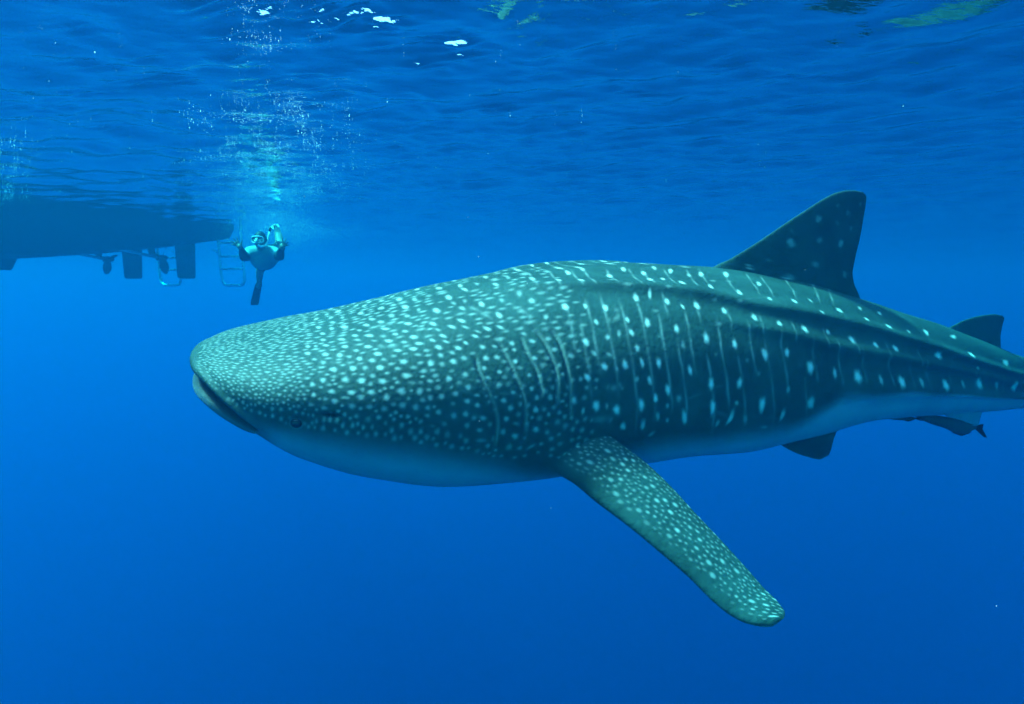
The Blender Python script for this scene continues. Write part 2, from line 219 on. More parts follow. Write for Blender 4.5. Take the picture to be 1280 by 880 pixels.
LINES=[[[[0.2205,62.8],[0.2191,56.9],[0.2181,51.8],[0.2176,46.9],[0.2167,42.3],[0.2162,38.1],[0.2162,33.8],[0.2162,29.6],[0.2167,25.6],[0.2172,21.6]],0.4,0.0044],[[[0.2318,64.9],[0.2298,56.7],[0.2283,49.7],[0.2274,43.4],
[0.2264,37.2],[0.2264,31.5],[0.2269,26.0],[0.2274,20.5],[0.2278,15.5],[0.2288,10.2]],0.42,0.0044],[[[0.2427,60.3],[0.2402,50.5],[0.2387,42.3],[0.2377,34.7],[0.2382,27.5],[0.2387,20.5],[0.2397,13.8],[0.2417,7.0],[0.2422,0.9],
[0.2437,-6.9]],0.38,0.0044],[[[0.2552,62.0],[0.2527,52.4],[0.2512,44.2],[0.2497,36.8],[0.2497,30.0],[0.2502,23.5],[0.2512,16.9],[0.2522,10.8],[0.2542,4.7],[0.2547,-0.6]],0.4,0.0044],[[[0.2649,52.7],[0.2638,45.9],
[0.2623,39.5],[0.2618,33.6],[0.2618,27.9],[0.2623,22.4],[0.2633,16.9],[0.2643,11.7],[0.2664,6.6],[0.2669,1.7]],0.5,0.0044],[[[0.2726,36.8],[0.272,31.7],[0.272,26.9],[0.2731,22.2],[0.2736,17.8],[0.2746,13.3],[0.2762,8.9],
[0.2777,4.5],[0.2782,0.7],[0.2793,-4.8]],0.45,0.0044],[[[0.2845,50.1],[0.2834,45.9],[0.2829,41.9],[0.2819,38.1],[0.2819,34.7],[0.2813,31.1],[0.2819,27.7],[0.2819,24.3],[0.2824,21.0],[0.2834,17.8]],0.46,0.0044],
[[[0.2923,28.1],[0.2928,23.9],[0.2939,19.7],[0.2949,15.5],[0.296,11.2],[0.2976,7.2],[0.2992,3.4],[0.3002,-0.2],[0.3013,-5.9],[0.3039,-13.3]],0.55,0.0044],[[[0.3061,45.9],[0.305,40.2],[0.3045,34.7],[0.3039,29.6],[0.3045,24.5],
[0.3055,19.7],[0.3071,14.8],[0.3082,10.2],[0.3103,5.5],[0.3119,1.3]],0.5,0.0044],[[[0.3162,27.5],[0.3168,23.3],[0.3178,19.3],[0.3195,15.0],[0.3205,11.0],[0.3222,7.2],[0.3243,3.2],[0.3254,-0.2],[0.327,-5.7],[0.3292,-12.4]],
0.34,0.0044],[[[0.3303,42.9],[0.3297,39.5],[0.3292,36.4],[0.3287,33.2],[0.3287,30.3],[0.3287,27.3],[0.3292,24.3],[0.3297,21.4],[0.3308,18.6],[0.3319,15.7]],0.42,0.0044],[[[0.3412,34.7],[0.3412,29.4],[0.3418,24.1],
[0.3429,18.8],[0.3445,14.0],[0.3467,8.9],[0.3489,4.3],[0.3517,-0.2],[0.3534,-6.7],[0.3572,-15.8]],0.3,0.0044],[[[0.3561,37.9],[0.3556,33.6],[0.355,29.4],[0.3556,25.6],[0.3561,21.8],[0.3572,18.0],[0.3589,14.2],[0.36,10.6],
[0.3617,7.0],[0.3639,3.4]],0.36,0.0044],[[[0.3752,13.8],[0.3763,10.6],[0.3774,7.4],[0.3791,4.3],[0.3814,1.3],[0.3831,-1.7],[0.3848,-6.5],[0.3871,-12.2],[0.3911,-19.4],[0.3991,-30.4]],0.34,0.0044],[[[0.3837,34.1],
[0.3837,31.1],[0.3837,28.1],[0.3837,25.4],[0.3842,22.6],[0.3848,19.9],[0.3859,17.4],[0.3871,14.6],[0.3882,11.9],[0.3894,9.3]],0.26,0.0044],[[[0.4095,32.4],[0.4095,29.4],[0.4095,26.4],[0.41,23.7],[0.4106,21.0],[0.4112,18.2],
[0.4123,15.5],[0.4135,12.7],[0.4147,10.2],[0.4158,7.4]],0.4,0.0044],[[[0.4357,29.8],[0.4357,27.1],[0.4363,24.5],[0.4369,22.0],[0.4375,19.7],[0.4381,17.1],[0.4393,14.8],[0.4404,12.3],[0.4416,10.0],[0.4428,7.6]],0.22,0.0044],
[[[0.466,27.3],[0.466,24.5],[0.4666,22.2],[0.4672,19.7],[0.4684,17.1],[0.4696,14.8],[0.4708,12.5],[0.4721,10.0],[0.4733,7.6],[0.4745,5.3]],0.36,0.0044],[[[0.4939,24.3],[0.4945,22.0],[0.4951,19.7],[0.4957,17.4],[0.4969,15.0],
[0.4982,12.7],[0.4988,10.6],[0.5,8.3],[0.5012,6.2],[0.5031,3.8]],0.2,0.0044],[[[0.516,25.4],[0.5166,22.6],[0.5172,20.1],[0.5178,17.4],[0.5191,14.8],[0.5203,12.3],[0.5216,9.7],[0.5228,7.2],[0.5247,4.7],[0.5265,2.4]],
0.3,0.0044],[[[0.5509,22.6],[0.5516,19.9],[0.5528,17.4],[0.5541,14.8],[0.5553,12.3],[0.5566,9.7],[0.5579,7.2],[0.5591,4.9],[0.561,2.6],[0.5629,0.2]],0.24,0.0044],[[[0.5961,19.9],[0.5968,17.4],[0.5981,14.8],[0.5994,12.1],
[0.6,9.7],[0.6013,7.2],[0.6032,4.7],[0.6045,2.4],[0.6065,0.2],[0.6084,-2.9]],0.26,0.0044],[[[0.6483,18.4],[0.6489,15.5],[0.6496,12.9],[0.6509,10.2],[0.6522,7.4],[0.6536,4.9],[0.6549,2.4],[0.6569,0.2],[0.6589,-2.9],
[0.6609,-6.9]],0.22,0.0044],[[[0.2066,60.3],[0.2057,56.9],[0.2052,53.7],[0.2047,50.5],[0.2042,47.6],[0.2038,44.6],[0.2033,41.9],[0.2033,39.3],[0.2028,36.6],[0.2028,34.1]],0.34,0.0044],[[[0.2109,49.9],[0.21,45.0],
[0.2095,40.4],[0.209,36.0],[0.209,31.7],[0.2095,27.5],[0.21,23.5],[0.21,19.5],[0.2104,15.5],[0.2114,11.7]],0.36,0.0044],[[[0.2042,98.3],[0.2019,93.7],[0.2005,90.7],[0.1995,88.4],[0.1981,85.6],[0.1976,83.3],[0.1972,81.0],
[0.1967,78.9],[0.1962,76.5],[0.1962,74.6]],0.4,0.0039],[[[0.2172,93.0],[0.2152,90.1],[0.2138,87.3],[0.2128,85.0],[0.2119,82.5],[0.2114,80.3],[0.2109,78.0],[0.2104,75.9],[0.2104,74.0],[0.21,72.1]],0.4,0.0039],[[[0.2308,89.8],
[0.2293,87.3],[0.2278,84.6],[0.2269,82.0],[0.2259,79.5],[0.2254,77.6],[0.2249,75.5],[0.2244,73.4],[0.2244,71.7],[0.2244,69.8]],0.4,0.0039],[[[0.2392,88.8],[0.2372,85.6],[0.2362,83.1],[0.2352,80.8],[0.2342,78.2],[0.2337,76.3],
[0.2332,74.2],[0.2328,72.1],[0.2328,70.4],[0.2328,68.7]],0.4,0.0039],[[[0.2542,87.1],[0.2522,83.9],[0.2507,81.2],[0.2497,78.6],[0.2492,76.7],[0.2482,74.4],[0.2482,72.7],[0.2477,70.6],[0.2477,68.9],[0.2472,67.0]],0.4,0.0039],
[[[0.27,85.6],[0.2679,82.7],[0.2669,80.3],[0.2659,77.8],[0.2649,75.5],[0.2643,73.6],[0.2638,71.7],[0.2633,69.8],[0.2633,68.1],[0.2628,66.2]],0.4,0.0039],[[[0.2793,85.2],[0.2772,82.0],[0.2762,79.7],[0.2751,77.4],[0.2741,75.1],
[0.2736,73.2],[0.2731,71.3],[0.2726,69.1],[0.2726,67.7],[0.272,65.8]],0.4,0.0039],[[[0.2965,85.0],[0.2944,81.8],[0.2928,79.1],[0.2918,76.7],[0.2907,74.4],[0.2902,72.5],[0.2897,70.6],[0.2892,68.7],[0.2886,66.8],[0.2886,65.1]],
0.4,0.0039],[[[0.3162,86.5],[0.3135,83.1],[0.3114,79.9],[0.3098,77.4],[0.3087,75.1],[0.3077,72.7],[0.3071,70.8],[0.3066,68.7],[0.3061,66.8],[0.3061,65.3]],0.4,0.0039],[[[0.3281,87.5],[0.3243,83.1],[0.3222,79.9],[0.32,76.5],
[0.3189,74.2],[0.3178,71.7],[0.3173,69.3],[0.3168,67.2],[0.3162,65.1],[0.3157,63.2]],0.4,0.0039],[[[0.3467,85.4],[0.3429,81.2],[0.3407,78.0],[0.339,75.1],[0.3374,72.1],[0.3363,69.6],[0.3357,67.4],[0.3357,65.5],[0.3346,63.2],
[0.3341,61.5]],0.4,0.0039],[[[0.3673,84.1],[0.3628,79.5],[0.3606,76.1],[0.3584,72.9],[0.3572,70.2],[0.3567,68.1],[0.3561,65.8],[0.355,63.4],[0.3539,61.3],[0.3534,59.6]],0.4,0.0039],[[[0.3803,83.5],[0.3752,78.2],[0.3724,74.6],
[0.3707,71.5],[0.3695,68.7],[0.3684,66.2],[0.3673,63.6],[0.3662,61.5],[0.3651,59.4],[0.3645,57.5]],0.4,0.0039],[[[0.4153,91.5],[0.406,84.1],[0.3997,77.6],[0.3962,73.2],[0.3945,70.0],[0.3928,66.8],[0.3905,63.9],[0.3888,61.3],
[0.3876,59.0],[0.3865,56.9]],0.4,0.0039],[[[0.4357,88.8],[0.4381,88.6],[0.4269,78.6],[0.4222,73.4],[0.4187,69.1],[0.4164,66.0],[0.4141,62.8],[0.4123,60.1],[0.4106,57.5]],0.4,0.0039],[[[0.4505,87.3],[0.4529,86.9],
[0.4381,74.8],[0.4334,69.8],[0.4304,66.2],[0.4281,62.8],[0.4257,59.6],[0.424,57.1]],0.4,0.0039],[[[0.2746,62.0],[0.2741,60.1],[0.2736,58.1],[0.2731,56.5],[0.2726,54.8],[0.272,53.1],[0.2715,51.4],[0.2715,49.9],[0.271,48.4],
[0.271,46.9]],0.34,0.0042],[[[0.296,56.7],[0.2955,55.0],[0.2949,53.3],[0.2944,51.6],[0.2939,49.9],[0.2939,48.4],[0.2934,46.9],[0.2934,45.5],[0.2928,44.0],[0.2928,42.7]],0.34,0.0042],[[[0.3184,52.0],[0.3178,50.5],
[0.3178,49.1],[0.3173,47.4],[0.3168,45.9],[0.3168,44.4],[0.3162,42.9],[0.3162,41.7],[0.3157,40.2],[0.3157,38.9]],0.34,0.0042],[[[0.3429,47.6],[0.3429,46.1],[0.3423,44.4],[0.3423,43.1],[0.3418,41.7],[0.3412,40.2],
[0.3412,38.9],[0.3407,37.4],[0.3407,36.2],[0.3407,34.7]],0.34,0.0042],[[[0.3701,43.1],[0.3695,41.7],[0.3695,40.2],[0.369,38.7],[0.3684,37.2],[0.3684,36.0],[0.3684,34.7],[0.3679,33.2],[0.3679,31.9],[0.3679,30.7]],0.34,0.0042],
[[[0.3997,39.8],[0.3997,38.5],[0.3991,36.8],[0.3991,35.5],[0.3985,34.1],[0.3985,32.6],[0.3985,31.3],[0.3985,29.8],[0.3985,28.6],[0.3985,27.1]],0.34,0.0042],[[[0.4322,37.2],[0.4316,35.5],[0.4316,34.1],[0.431,32.6],
[0.431,31.1],[0.431,29.6],[0.431,28.1],[0.431,26.7],[0.4316,25.2],[0.4316,23.9]],0.34,0.0042],[[[0.4678,35.3],[0.4678,33.6],[0.4678,32.2],[0.4678,30.5],[0.4678,28.8],[0.4678,27.3],[0.4678,25.6],[0.4684,24.1],[0.4684,22.6],
[0.469,21.2]],0.34,0.0042],[[[0.5092,33.8],[0.5086,31.9],[0.5086,30.0],[0.5086,28.3],[0.5092,26.7],[0.5092,24.8],[0.5092,23.1],[0.5098,21.4],[0.5104,19.7],[0.5111,18.0]],0.34,0.0042],[[[0.2372,54.6],[0.2362,49.5],
[0.2318,47.4],[0.2269,48.0]],0.35,0.0077],[[[0.2201,16.5],[0.2254,15.7],[0.2303,16.9]],0.42,0.0084],[[[0.2104,3.8],[0.2162,3.0],[0.223,2.8],[0.2259,1.5]],0.35,0.0077],[[[0.1741,64.9],[0.1791,59.6],[0.1823,54.3]],0.4,0.007],
[[[0.1501,71.3],[0.1554,64.3],[0.1602,57.7]],0.4,0.0063],[[[0.0942,55.8],[0.0984,53.1],[0.1062,52.4]],0.35,0.0053],[[[0.092,70.4],[0.0992,72.1],[0.1062,70.8]],0.35,0.0049]]
GILLS=[[[0.1445,40.6],[0.1454,32.4],[0.1475,24.8],[0.151,17.1],[0.1545,9.1],[0.1563,2.6],[0.1567,-4.2],[0.1554,-12.0]],[[0.1576,48.0],[0.1629,33.8],[0.1656,26.2],[0.1682,19.5],[0.1709,11.7],[0.1723,2.6],[0.1736,-2.3]],
[[0.1714,47.6],[0.175,34.5],[0.1782,27.1],[0.18,18.6],[0.1805,13.1]],[[0.1796,51.0],[0.1851,41.7],[0.1878,33.2],[0.1897,25.6],[0.1897,16.3],[0.1902,9.1]],[[0.1897,48.6],[0.1939,40.8],[0.1958,30.7],[0.1972,21.4],[0.1981,8.9],
[0.199,3.8]]]
RIDGES=[[[0.1256,91.8],[0.145,89.4],[0.1718,82.2],[0.2057,75.3],[0.2412,69.1],[0.2788,64.3],[0.3173,58.1],[0.3534,50.8],[0.4293,44.2],[0.4939,39.5],[0.5737,31.1],[0.6802,21.2]],[[0.2537,53.3],[0.2971,46.1],[0.3462,38.1],
[0.4211,26.9],[0.4775,24.1],[0.5718,18.6],[0.6909,8.3]],[[0.3445,2.8],[0.3888,4.9],[0.4234,4.0],[0.4817,2.6],[0.5788,-2.9],[0.7104,-14.3]]]
BELLY=[[0.0358,-8.2],[0.0466,-10.5],[0.0622,-9.5],[0.0819,-9.1],[0.1062,-9.3],[0.1318,-11.4],[0.1602,-17.5],[0.1902,-24.1],[0.2283,-16.2],[0.2492,-13.5],[0.2772,-11.2],[0.3098,-12.4],[0.3511,-11.6],[0.3797,-8.8],[0.424,3.2],
[0.4817,3.0],[0.5782,-1.7],[0.7104,-14.3]]
DORSAL=[[[1.073,4.002,-1.05],[1.929,4.36,-1.228]],[[1.206,4.037,-0.961],[2.055,4.397,-1.168]],[[1.283,4.06,-0.928],[2.304,4.498,-1.202]],[[1.334,4.074,-0.9],[2.26,4.469,-1.138]],[[1.426,4.099,-0.847],[2.208,4.435,-1.06]],
[[1.528,4.126,-0.784],[2.189,4.415,-0.989]],[[1.658,4.161,-0.701],[2.196,4.399,-0.887]],[[1.779,4.193,-0.627],[2.209,4.386,-0.787]],[[1.897,4.225,-0.557],[2.214,4.367,-0.674]],[[1.979,4.25,-0.52],[2.216,4.35,-0.581]],
[[2.054,4.275,-0.503],[2.213,4.341,-0.536]],[[2.12,4.299,-0.499],[2.183,4.324,-0.506]]]
DORSAL2=[[[3.029,4.845,-1.429],[3.568,5.115,-1.59]],[[3.117,4.881,-1.395],[3.743,5.198,-1.604]],[[3.185,4.909,-1.371],[3.725,5.18,-1.535]],[[3.262,4.94,-1.344],[3.705,5.16,-1.46]],[[3.374,4.988,-1.32],[3.706,5.151,-1.393]],
[[3.498,5.044,-1.306],[3.716,5.149,-1.344]],[[3.602,5.091,-1.302],[3.686,5.131,-1.316]]]
ANAL=[[[3.081,4.942,-1.937],[3.671,5.218,-2.024]],[[3.228,5.023,-2.049],[3.642,5.214,-2.087]],[[3.381,5.104,-2.133],[3.631,5.218,-2.15]],[[3.498,5.165,-2.189],[3.624,5.222,-2.195]]]
PECT=[[[0.087,3.32,-1.879],[0.39,3.34,-1.722]],[[0.187,3.12,-1.936],[0.439,3.17,-1.757]],[[0.27,3.03,-1.963],[0.513,3.13,-1.813]],[[0.375,2.96,-2.034],[0.617,3.1,-1.889]],[[0.506,2.88,-2.115],[0.73,3.05,-1.992]],
[[0.632,2.81,-2.205],[0.824,2.99,-2.092]],[[0.745,2.75,-2.292],[0.929,2.92,-2.199]],[[0.837,2.7,-2.376],[1.022,2.86,-2.298]],[[0.902,2.67,-2.42],[1.089,2.8,-2.372]],[[0.961,2.65,-2.441],[1.119,2.75,-2.397]],
[[1.014,2.64,-2.447],[1.134,2.71,-2.42]],[[1.059,2.64,-2.445],[1.116,2.67,-2.43]]]
PELV=[[[1.65,4.25,-2.049],[2.197,4.5,-1.977]],[[1.704,4.13,-2.087],[2.116,4.36,-2.017]],[[1.773,4.08,-2.114],[2.055,4.28,-2.067]],[[1.825,4.04,-2.123],[2.005,4.2,-2.109]],[[1.859,4.02,-2.125],[1.944,4.1,-2.119]]]
DSPOT=[[1.663,4.221,-1.021,0.0237,0.8],[1.395,4.11,-0.97,0.0151,0.5],[1.673,4.188,-0.822,0.0216,0.5],[1.858,4.233,-0.679,0.0194,0.4],[2.047,4.33,-0.82,0.0194,0.5],[1.854,4.279,-0.943,0.0194,0.45],
[1.871,4.311,-1.08,0.0173,0.35],[1.881,4.264,-0.803,0.0173,0.3],[2.118,4.393,-1.013,0.0194,0.3],[1.995,4.287,-0.692,0.0129,0.2],[2.073,4.306,-0.635,0.0151,0.2],[1.988,4.266,-0.593,0.0129,0.2],[2.165,4.331,-0.578,0.0108,0.2],
[1.678,4.179,-0.759,0.0108,0.2],[1.533,4.156,-0.936,0.0129,0.2],[2.116,4.34,-0.728,0.0129,0.2]]
SKIN_DARK = (.012, .036, .031); SKIN_LIGHT = (.028, .070, .061); SKIN_FLECK = (.065, .125, .112); SKIN_HEAD = (.024, .058, .051); SKIN_BLOT = (.010, .026, .024)

def spine(s):
    s = np.asarray(s, float); b = np.clip(s - .5, 0, None)**2 * LEN * .25
    return np.stack([P0[0] + LEN * s * math.cos(TH) - b * math.sin(TH), P0[1] + LEN * s * math.sin(TH) + b * math.cos(TH), pchip(s, S_, ZC_)], -1)
def nose(s, a, q):
    u = np.clip(s / a, 0, 1); return (1 - (1 - u)**q)**(1 / q)
def frame(s):
    e = 1e-3; T = spine(s + e) - spine(s - e); T = T / np.linalg.norm(T, axis=-1, keepdims=True)
    N = np.stack([T[..., 1], -T[..., 0], 0 * T[..., 0]], -1); N /= np.linalg.norm(N, axis=-1, keepdims=True)
    V = np.cross(N, T); V *= np.sign(V[..., 2:3]); r = np.radians(pchip(s, S_, ROLL_))[..., None]
    return T, N * np.cos(r) - V * np.sin(r), V * np.cos(r) + N * np.sin(r)
def body(s, phi):
    C = spine(s); T, N, V = frame(s)
    w = pchip(s, S_, W_) * nose(s, .055, 2.3); eh = nose(s, .05, 2.0); hu = pchip(s, S_, HU) * eh; hd = pchip(s, S_, HD) * eh
    c = np.cos(phi); sn = np.sin(phi)
    x = w * np.sign(c) * np.abs(c)**.9; z = np.where(sn > 0, hu, hd) * np.sign(sn) * np.abs(sn)**.9
    return C + N * x[..., None] + V * z[..., None], z

NS = 1150
sv = np.linspace(0, 1, NS)**1.35 * .80; sv[0] = 1e-5
pv_deg = np.concatenate([np.linspace(-75, 115, 330, endpoint=False), np.linspace(115, 285, 120, endpoint=False)])
NP = len(pv_deg); phi = np.radians(pv_deg)[None, :]; S = sv[:, None] + 0 * phi
P, zr = body(sv[:, None], phi)
# normals of the smooth body
def grid_normals(P):
    ds = np.gradient(P, axis=0); Pp = np.concatenate([P[:, -1:], P, P[:, :1]], 1); dp = Pp[:, 2:] - Pp[:, :-2]
    nn = np.cross(dp, ds); nn /= np.linalg.norm(nn, axis=-1, keepdims=True) + 1e-12
    ctr = P.mean(1, keepdims=True); sg = np.sign(((P - ctr) * nn).sum(-1).mean()); return nn * sg
NRM = grid_normals(P); NRM[0] = NRM[1]
pdeg = np.broadcast_to(pv_deg[None, :], S.shape)
fold = np.where(pdeg > 90, 180 - pdeg, pdeg)               # mirror the far flank onto the near one: -90 .. 90
fold = np.where(fold < -90, -180 - fold, fold)
spot = np.zeros(S.shape); dark = np.zeros(S.shape); pale = np.zeros(S.shape); disp = np.zeros(S.shape)
# long ridges down the flanks
for pts, amp, wid in zip(RIDGES, (.026, .020, .026), (3.6, 3.4, 4.6)):
    q = np.array(pts); c = pchip(sv, q[:, 0], q[:, 1])[:, None]
    on = (sstep(q[0, 0] + .01, q[0, 0] + .13, sv) * (1 - .5 * sstep(.7, .8, sv)))[:, None]
    d = (fold - c) / wid
    disp += amp * on * np.exp(-np.where(d > 0, (d / 1.7)**2, d**2))
    disp -= .16 * amp * on * np.exp(-((d + 2.6) / 1.6)**2)
disp += .006 * sstep(.1, .25, S) * (1 - sstep(.55, .75, S)) * np.exp(-((fold - 90) / 7)**2)
disp += .038 * np.exp(-((S - .207) / .022)**2 - ((fold + 24) / 11)**2)        # shoulder over the pectoral root
# skin folds and muscle unevenness
disp += .004 * np.sin(S * 60 + .5) * np.cos(np.radians(fold) * 3 + S * 20) * sstep(.08, .2, S)
# belly
q = np.array(BELLY); bl = pchip(sv, q[:, 0], q[:, 1])[:, None]
bl = bl + .5 * np.sin(S * 77 + 1)
bw = (4 + 14 * sstep(.46, .36, S))
belly = sstep(.35 * bw, -bw, fold - bl)
# mouth: a groove round the front of the head, corner to corner
ms = np.array([0, .005, .01, .02, .03, .036, .05]); mp_ = np.array([6, 4, 0, -10, -20, -27, -40])
fm = pchip(sv, ms, mp_)[:, None]
_, zm = body(sv[:, None], np.radians(fm)); v = zr - zm                          # height above the mouth line, metres
gap = .066 * np.clip(1 - sv / .0365, 0, 1)[:, None]**.36
low_side = fold < 60
ins = sstep(.004, -.004, v) * sstep(-gap - .006, -gap + .006, v) * (S < .0365)
disp -= .16 * ins * np.clip(1 - S / .04, 0, 1)**.4
disp += .012 * np.exp(-((v - .022) / .016)**2) * (S < .045) * sstep(.045, .03, S)     # upper lip
disp += .016 * np.exp(-((v + gap + .022) / .016)**2) * sstep(.042, .03, S)            # lower lip
dark = np.maximum(dark, sstep(.009, .002, v) * sstep(-gap - .009, -gap - .002, v) * (S < .0372))
lip = sstep(.055, .02, v) * sstep(.055, .03, S) * (v > -gap - .2)
# gill slits
def near_seg(pts, w, on):
    """distance in metres from every body vertex near a polyline given in (s, degrees)"""
    q = np.array(pts); t = np.linspace(0, len(q) - 1, 12 * len(q)); k = np.arange(len(q))
    a = pchip(t, k, q[:, 0]); b = pchip(t, k, q[:, 1]); res = np.full(S.shape, 9.0); prog = np.zeros(S.shape)
    i0 = max(0, np.searchsorted(sv, a.min() - .012)); i1 = np.searchsorted(sv, a.max() + .012)
    lo, hi = b.min() - 8, b.max() + 8; cols = np.where((fold[0] > lo) & (fold[0] < hi))[0]
    if len(cols) == 0 or i1 <= i0: return None
    ss = sv[i0:i1, None]; ff = fold[0][cols][None, :]
    rad = .5 * (pchip(ss, S_, W_) + pchip(ss, S_, HU)); best = np.full((i1 - i0, len(cols)), 9.0); bt = np.zeros_like(best); sgn = np.zeros_like(best)
    for u in range(len(a) - 1):
        ax = (ss - a[u]) * LEN; ay = np.radians(ff - b[u]) * rad; ex = (a[u + 1] - a[u]) * LEN; ey = np.radians(b[u + 1] - b[u]) * rad
        h = np.clip((ax * ex + ay * ey) / (ex * ex + ey * ey + 1e-12), 0, 1); dd = np.hypot(ax - h * ex, ay - h * ey)
        mk = dd < best; best = np.where(mk, dd, best); bt = np.where(mk, u + h, bt); sgn = np.where(mk, np.sign(ax * ey - ay * ex), sgn)
    return i0, i1, cols, best, bt / (len(a) - 1), sgn
for g in GILLS:
    i0, i1, cols, d, t, sg = near_seg(g, 0, 0); ix = np.ix_(np.arange(i0, i1), cols)
    fade = sstep(0, .12, t) * sstep(1.0, .8, t)
    disp[ix] += fade * (.002 * np.exp(-(d / .022)**2) * (sg < 0) - .012 * np.exp(-(d / .010)**2))
    dark[ix] = np.maximum(dark[ix], .45 * np.exp(-(d / .006)**2) * fade * (sg > 0))  # slight shadow of the slit, painted in along one edge
    pale[ix] = np.maximum(pale[ix], .20 * np.exp(-((d - .006 * (sg < 0)) / .0055)**2) * fade)
# pattern
H = .55
spots = [tuple(r[:5]) + (min(1.0, r[5] * (1.4 if r[0] > .2 else .70)),) for r in SPOTS]
sx = np.array([r[0] * LEN for r in spots]); sy = np.array([R(r[1]) * H for r in spots]); sr = np.array([min(.03, max(r[2] * r[4] - r[3]**2, 1.)**-.25) for r in spots])
def dart(n, s0, s1, f0, f1, rfun, bfun, sep, wfun=lambda s: 1):
    """more spots, thrown where none is yet"""
    global sx, sy, sr
    for _ in range(n):
        s_ = rng.uniform(s0, s1); f_ = rng.uniform(f0, f1)
        if f_ < np.interp(s_, q[:, 0], q[:, 1]) + 3: continue
        if s_ < .036 and f_ < np.interp(s_, ms, mp_) + 10: continue
        r_ = rfun(s_, f_) * rng.uniform(.75, 1.25)
        if rng.uniform() > wfun(s_): continue
        hh = math.hypot(float(np.interp(s_, S_, W_)) * float(nose(s_, .055, 2.3)) * math.sin(R(f_)), float(np.interp(s_, S_, HU)) * float(nose(s_, .05, 2.0)) * math.cos(R(f_)))
        x_ = s_ * LEN; y_ = R(f_) * H
        dx = sx - x_; dy = (sy - y_) * hh / H; dx = dx / (1.0 + .7 * float(sstep(10, 60, f_)))
        if (dx * dx + dy * dy < (sep * (r_ + sr))**2).any(): continue
        a = 1 / (r_ * (1.1 + .9 * sstep(10, 60, f_)))**2; c = 1 / r_**2
        spots.append((s_, f_, a, 0, c * (hh / .6)**2, bfun(s_, f_) * rng.uniform(.7, 1.1)))
        sx = np.append(sx, x_); sy = np.append(sy, y_); sr = np.append(sr, r_)
dart(5200, .004, .078, -10, 90, lambda s, f: .0045 + .062 * s, lambda s, f: .34, 1.16, lambda s: float(sstep(.08, .05, s)))
dart(6000, .045, .125, -8, 90, lambda s, f: .0075 + .03 * s, lambda s, f: .36, 1.12)
dart(2500, .12, .215, -14, 90, lambda s, f: .009 + .02 * s, lambda s, f: .30, 1.3)
dart(260, .20, .34, 15, 90, lambda s, f: .014, lambda s, f: .22, 2.2)
fr_ = fold[0]
for (s0, f0, A, B, Cq, br) in spots:
    ext = 2.0 / math.sqrt(max(A - B * B / max(Cq, 1), 30)); ef = math.degrees(2.0 / math.sqrt(max(Cq - B * B / max(A, 1), 30)) / .6)
    i0, i1 = np.searchsorted(sv, [s0 - ext / LEN, s0 + ext / LEN]); cols = np.where(np.abs(fr_ - f0) < ef)[0]
    if i1 <= i0 or len(cols) == 0: continue
    du = (sv[i0:i1, None] - s0) * LEN; dv = np.radians(fr_[cols][None, :] - f0) * .6
    # every spot a little ragged
    ph = s0 * 917; wob = 1 + .05 * np.sin(3 * np.arctan2(dv, du) + ph) + .07 * np.sin(5 * np.arctan2(dv, du) + ph * 2.3)
    r2 = np.sqrt(np.maximum(A * du * du + 2 * B * du * dv + Cq * dv * dv, 0)) * wob
    val = br * (.65 * sstep(1.35, .25, r2) + .35 * sstep(.9, .1, r2)); ix = np.ix_(np.arange(i0, i1), cols)
    spot[ix] = np.maximum(spot[ix], val)
for _ in range(11):                                        # old scratches
    s0 = rng.uniform(.06, .5); f0 = rng.uniform(-5, 70); a0 = rng.uniform(-1, 1)
    LINES.append([[[s0, f0], [s0 + .008 + .004 * a0, f0 + 3 * a0], [s0 + .018 + .02 * rng.uniform(), f0 + 8 * a0]], rng.uniform(.10, .18), .0028])
for pts, br, w in LINES:
    r_ = near_seg(pts, 0, 0)
    if r_ is None: continue
    i0, i1, cols, d, t, sg = r_; ix = np.ix_(np.arange(i0, i1), cols)
    br_t = br * (.68 + .32 * np.sin(t * 13 + br * 400 + pts[0][0] * 900)) * sstep(-.04, .15, t) * sstep(1.04, .85, t)
    spot[ix] = np.maximum(spot[ix], .56 * br_t * np.exp(-(d / (w * 1.75))**2))
# spiracle and nostril
for (s0, f0, a, b, dep) in ((.0708, 2.1, .030, .013, .025), (.054, -6.1, .030, .028, .012)):
    hh = .12 + s0 * 4.5; d = np.hypot((S - s0) * LEN / a, np.radians(fold - f0) * hh / b)
    disp -= dep * np.exp(-d * d)
    if dep > .015: dark = np.maximum(dark, np.exp(-(d * 1.05)**2))
    else: spot *= 1 - np.exp(-(d * .8)**2)
spot *= (1 - belly) * (1 - lip * .8)
belly *= 1 - .72 * sstep(.05, .036, S) * (fold < 50)
spot = np.clip(np.maximum(spot, pale * (1 - belly)), 0, 1)
P = P + NRM * disp[..., None]
verts = [P.reshape(-1, 3)]; faces = [grid_quads(NS, NP, True)]; attr = [np.stack([spot, belly, dark, sstep(.12, .03, S) * .85 + .05], -1).reshape(-1, 4)]
# close the snout (its rings shrink to a point there)
nv = NS * NP

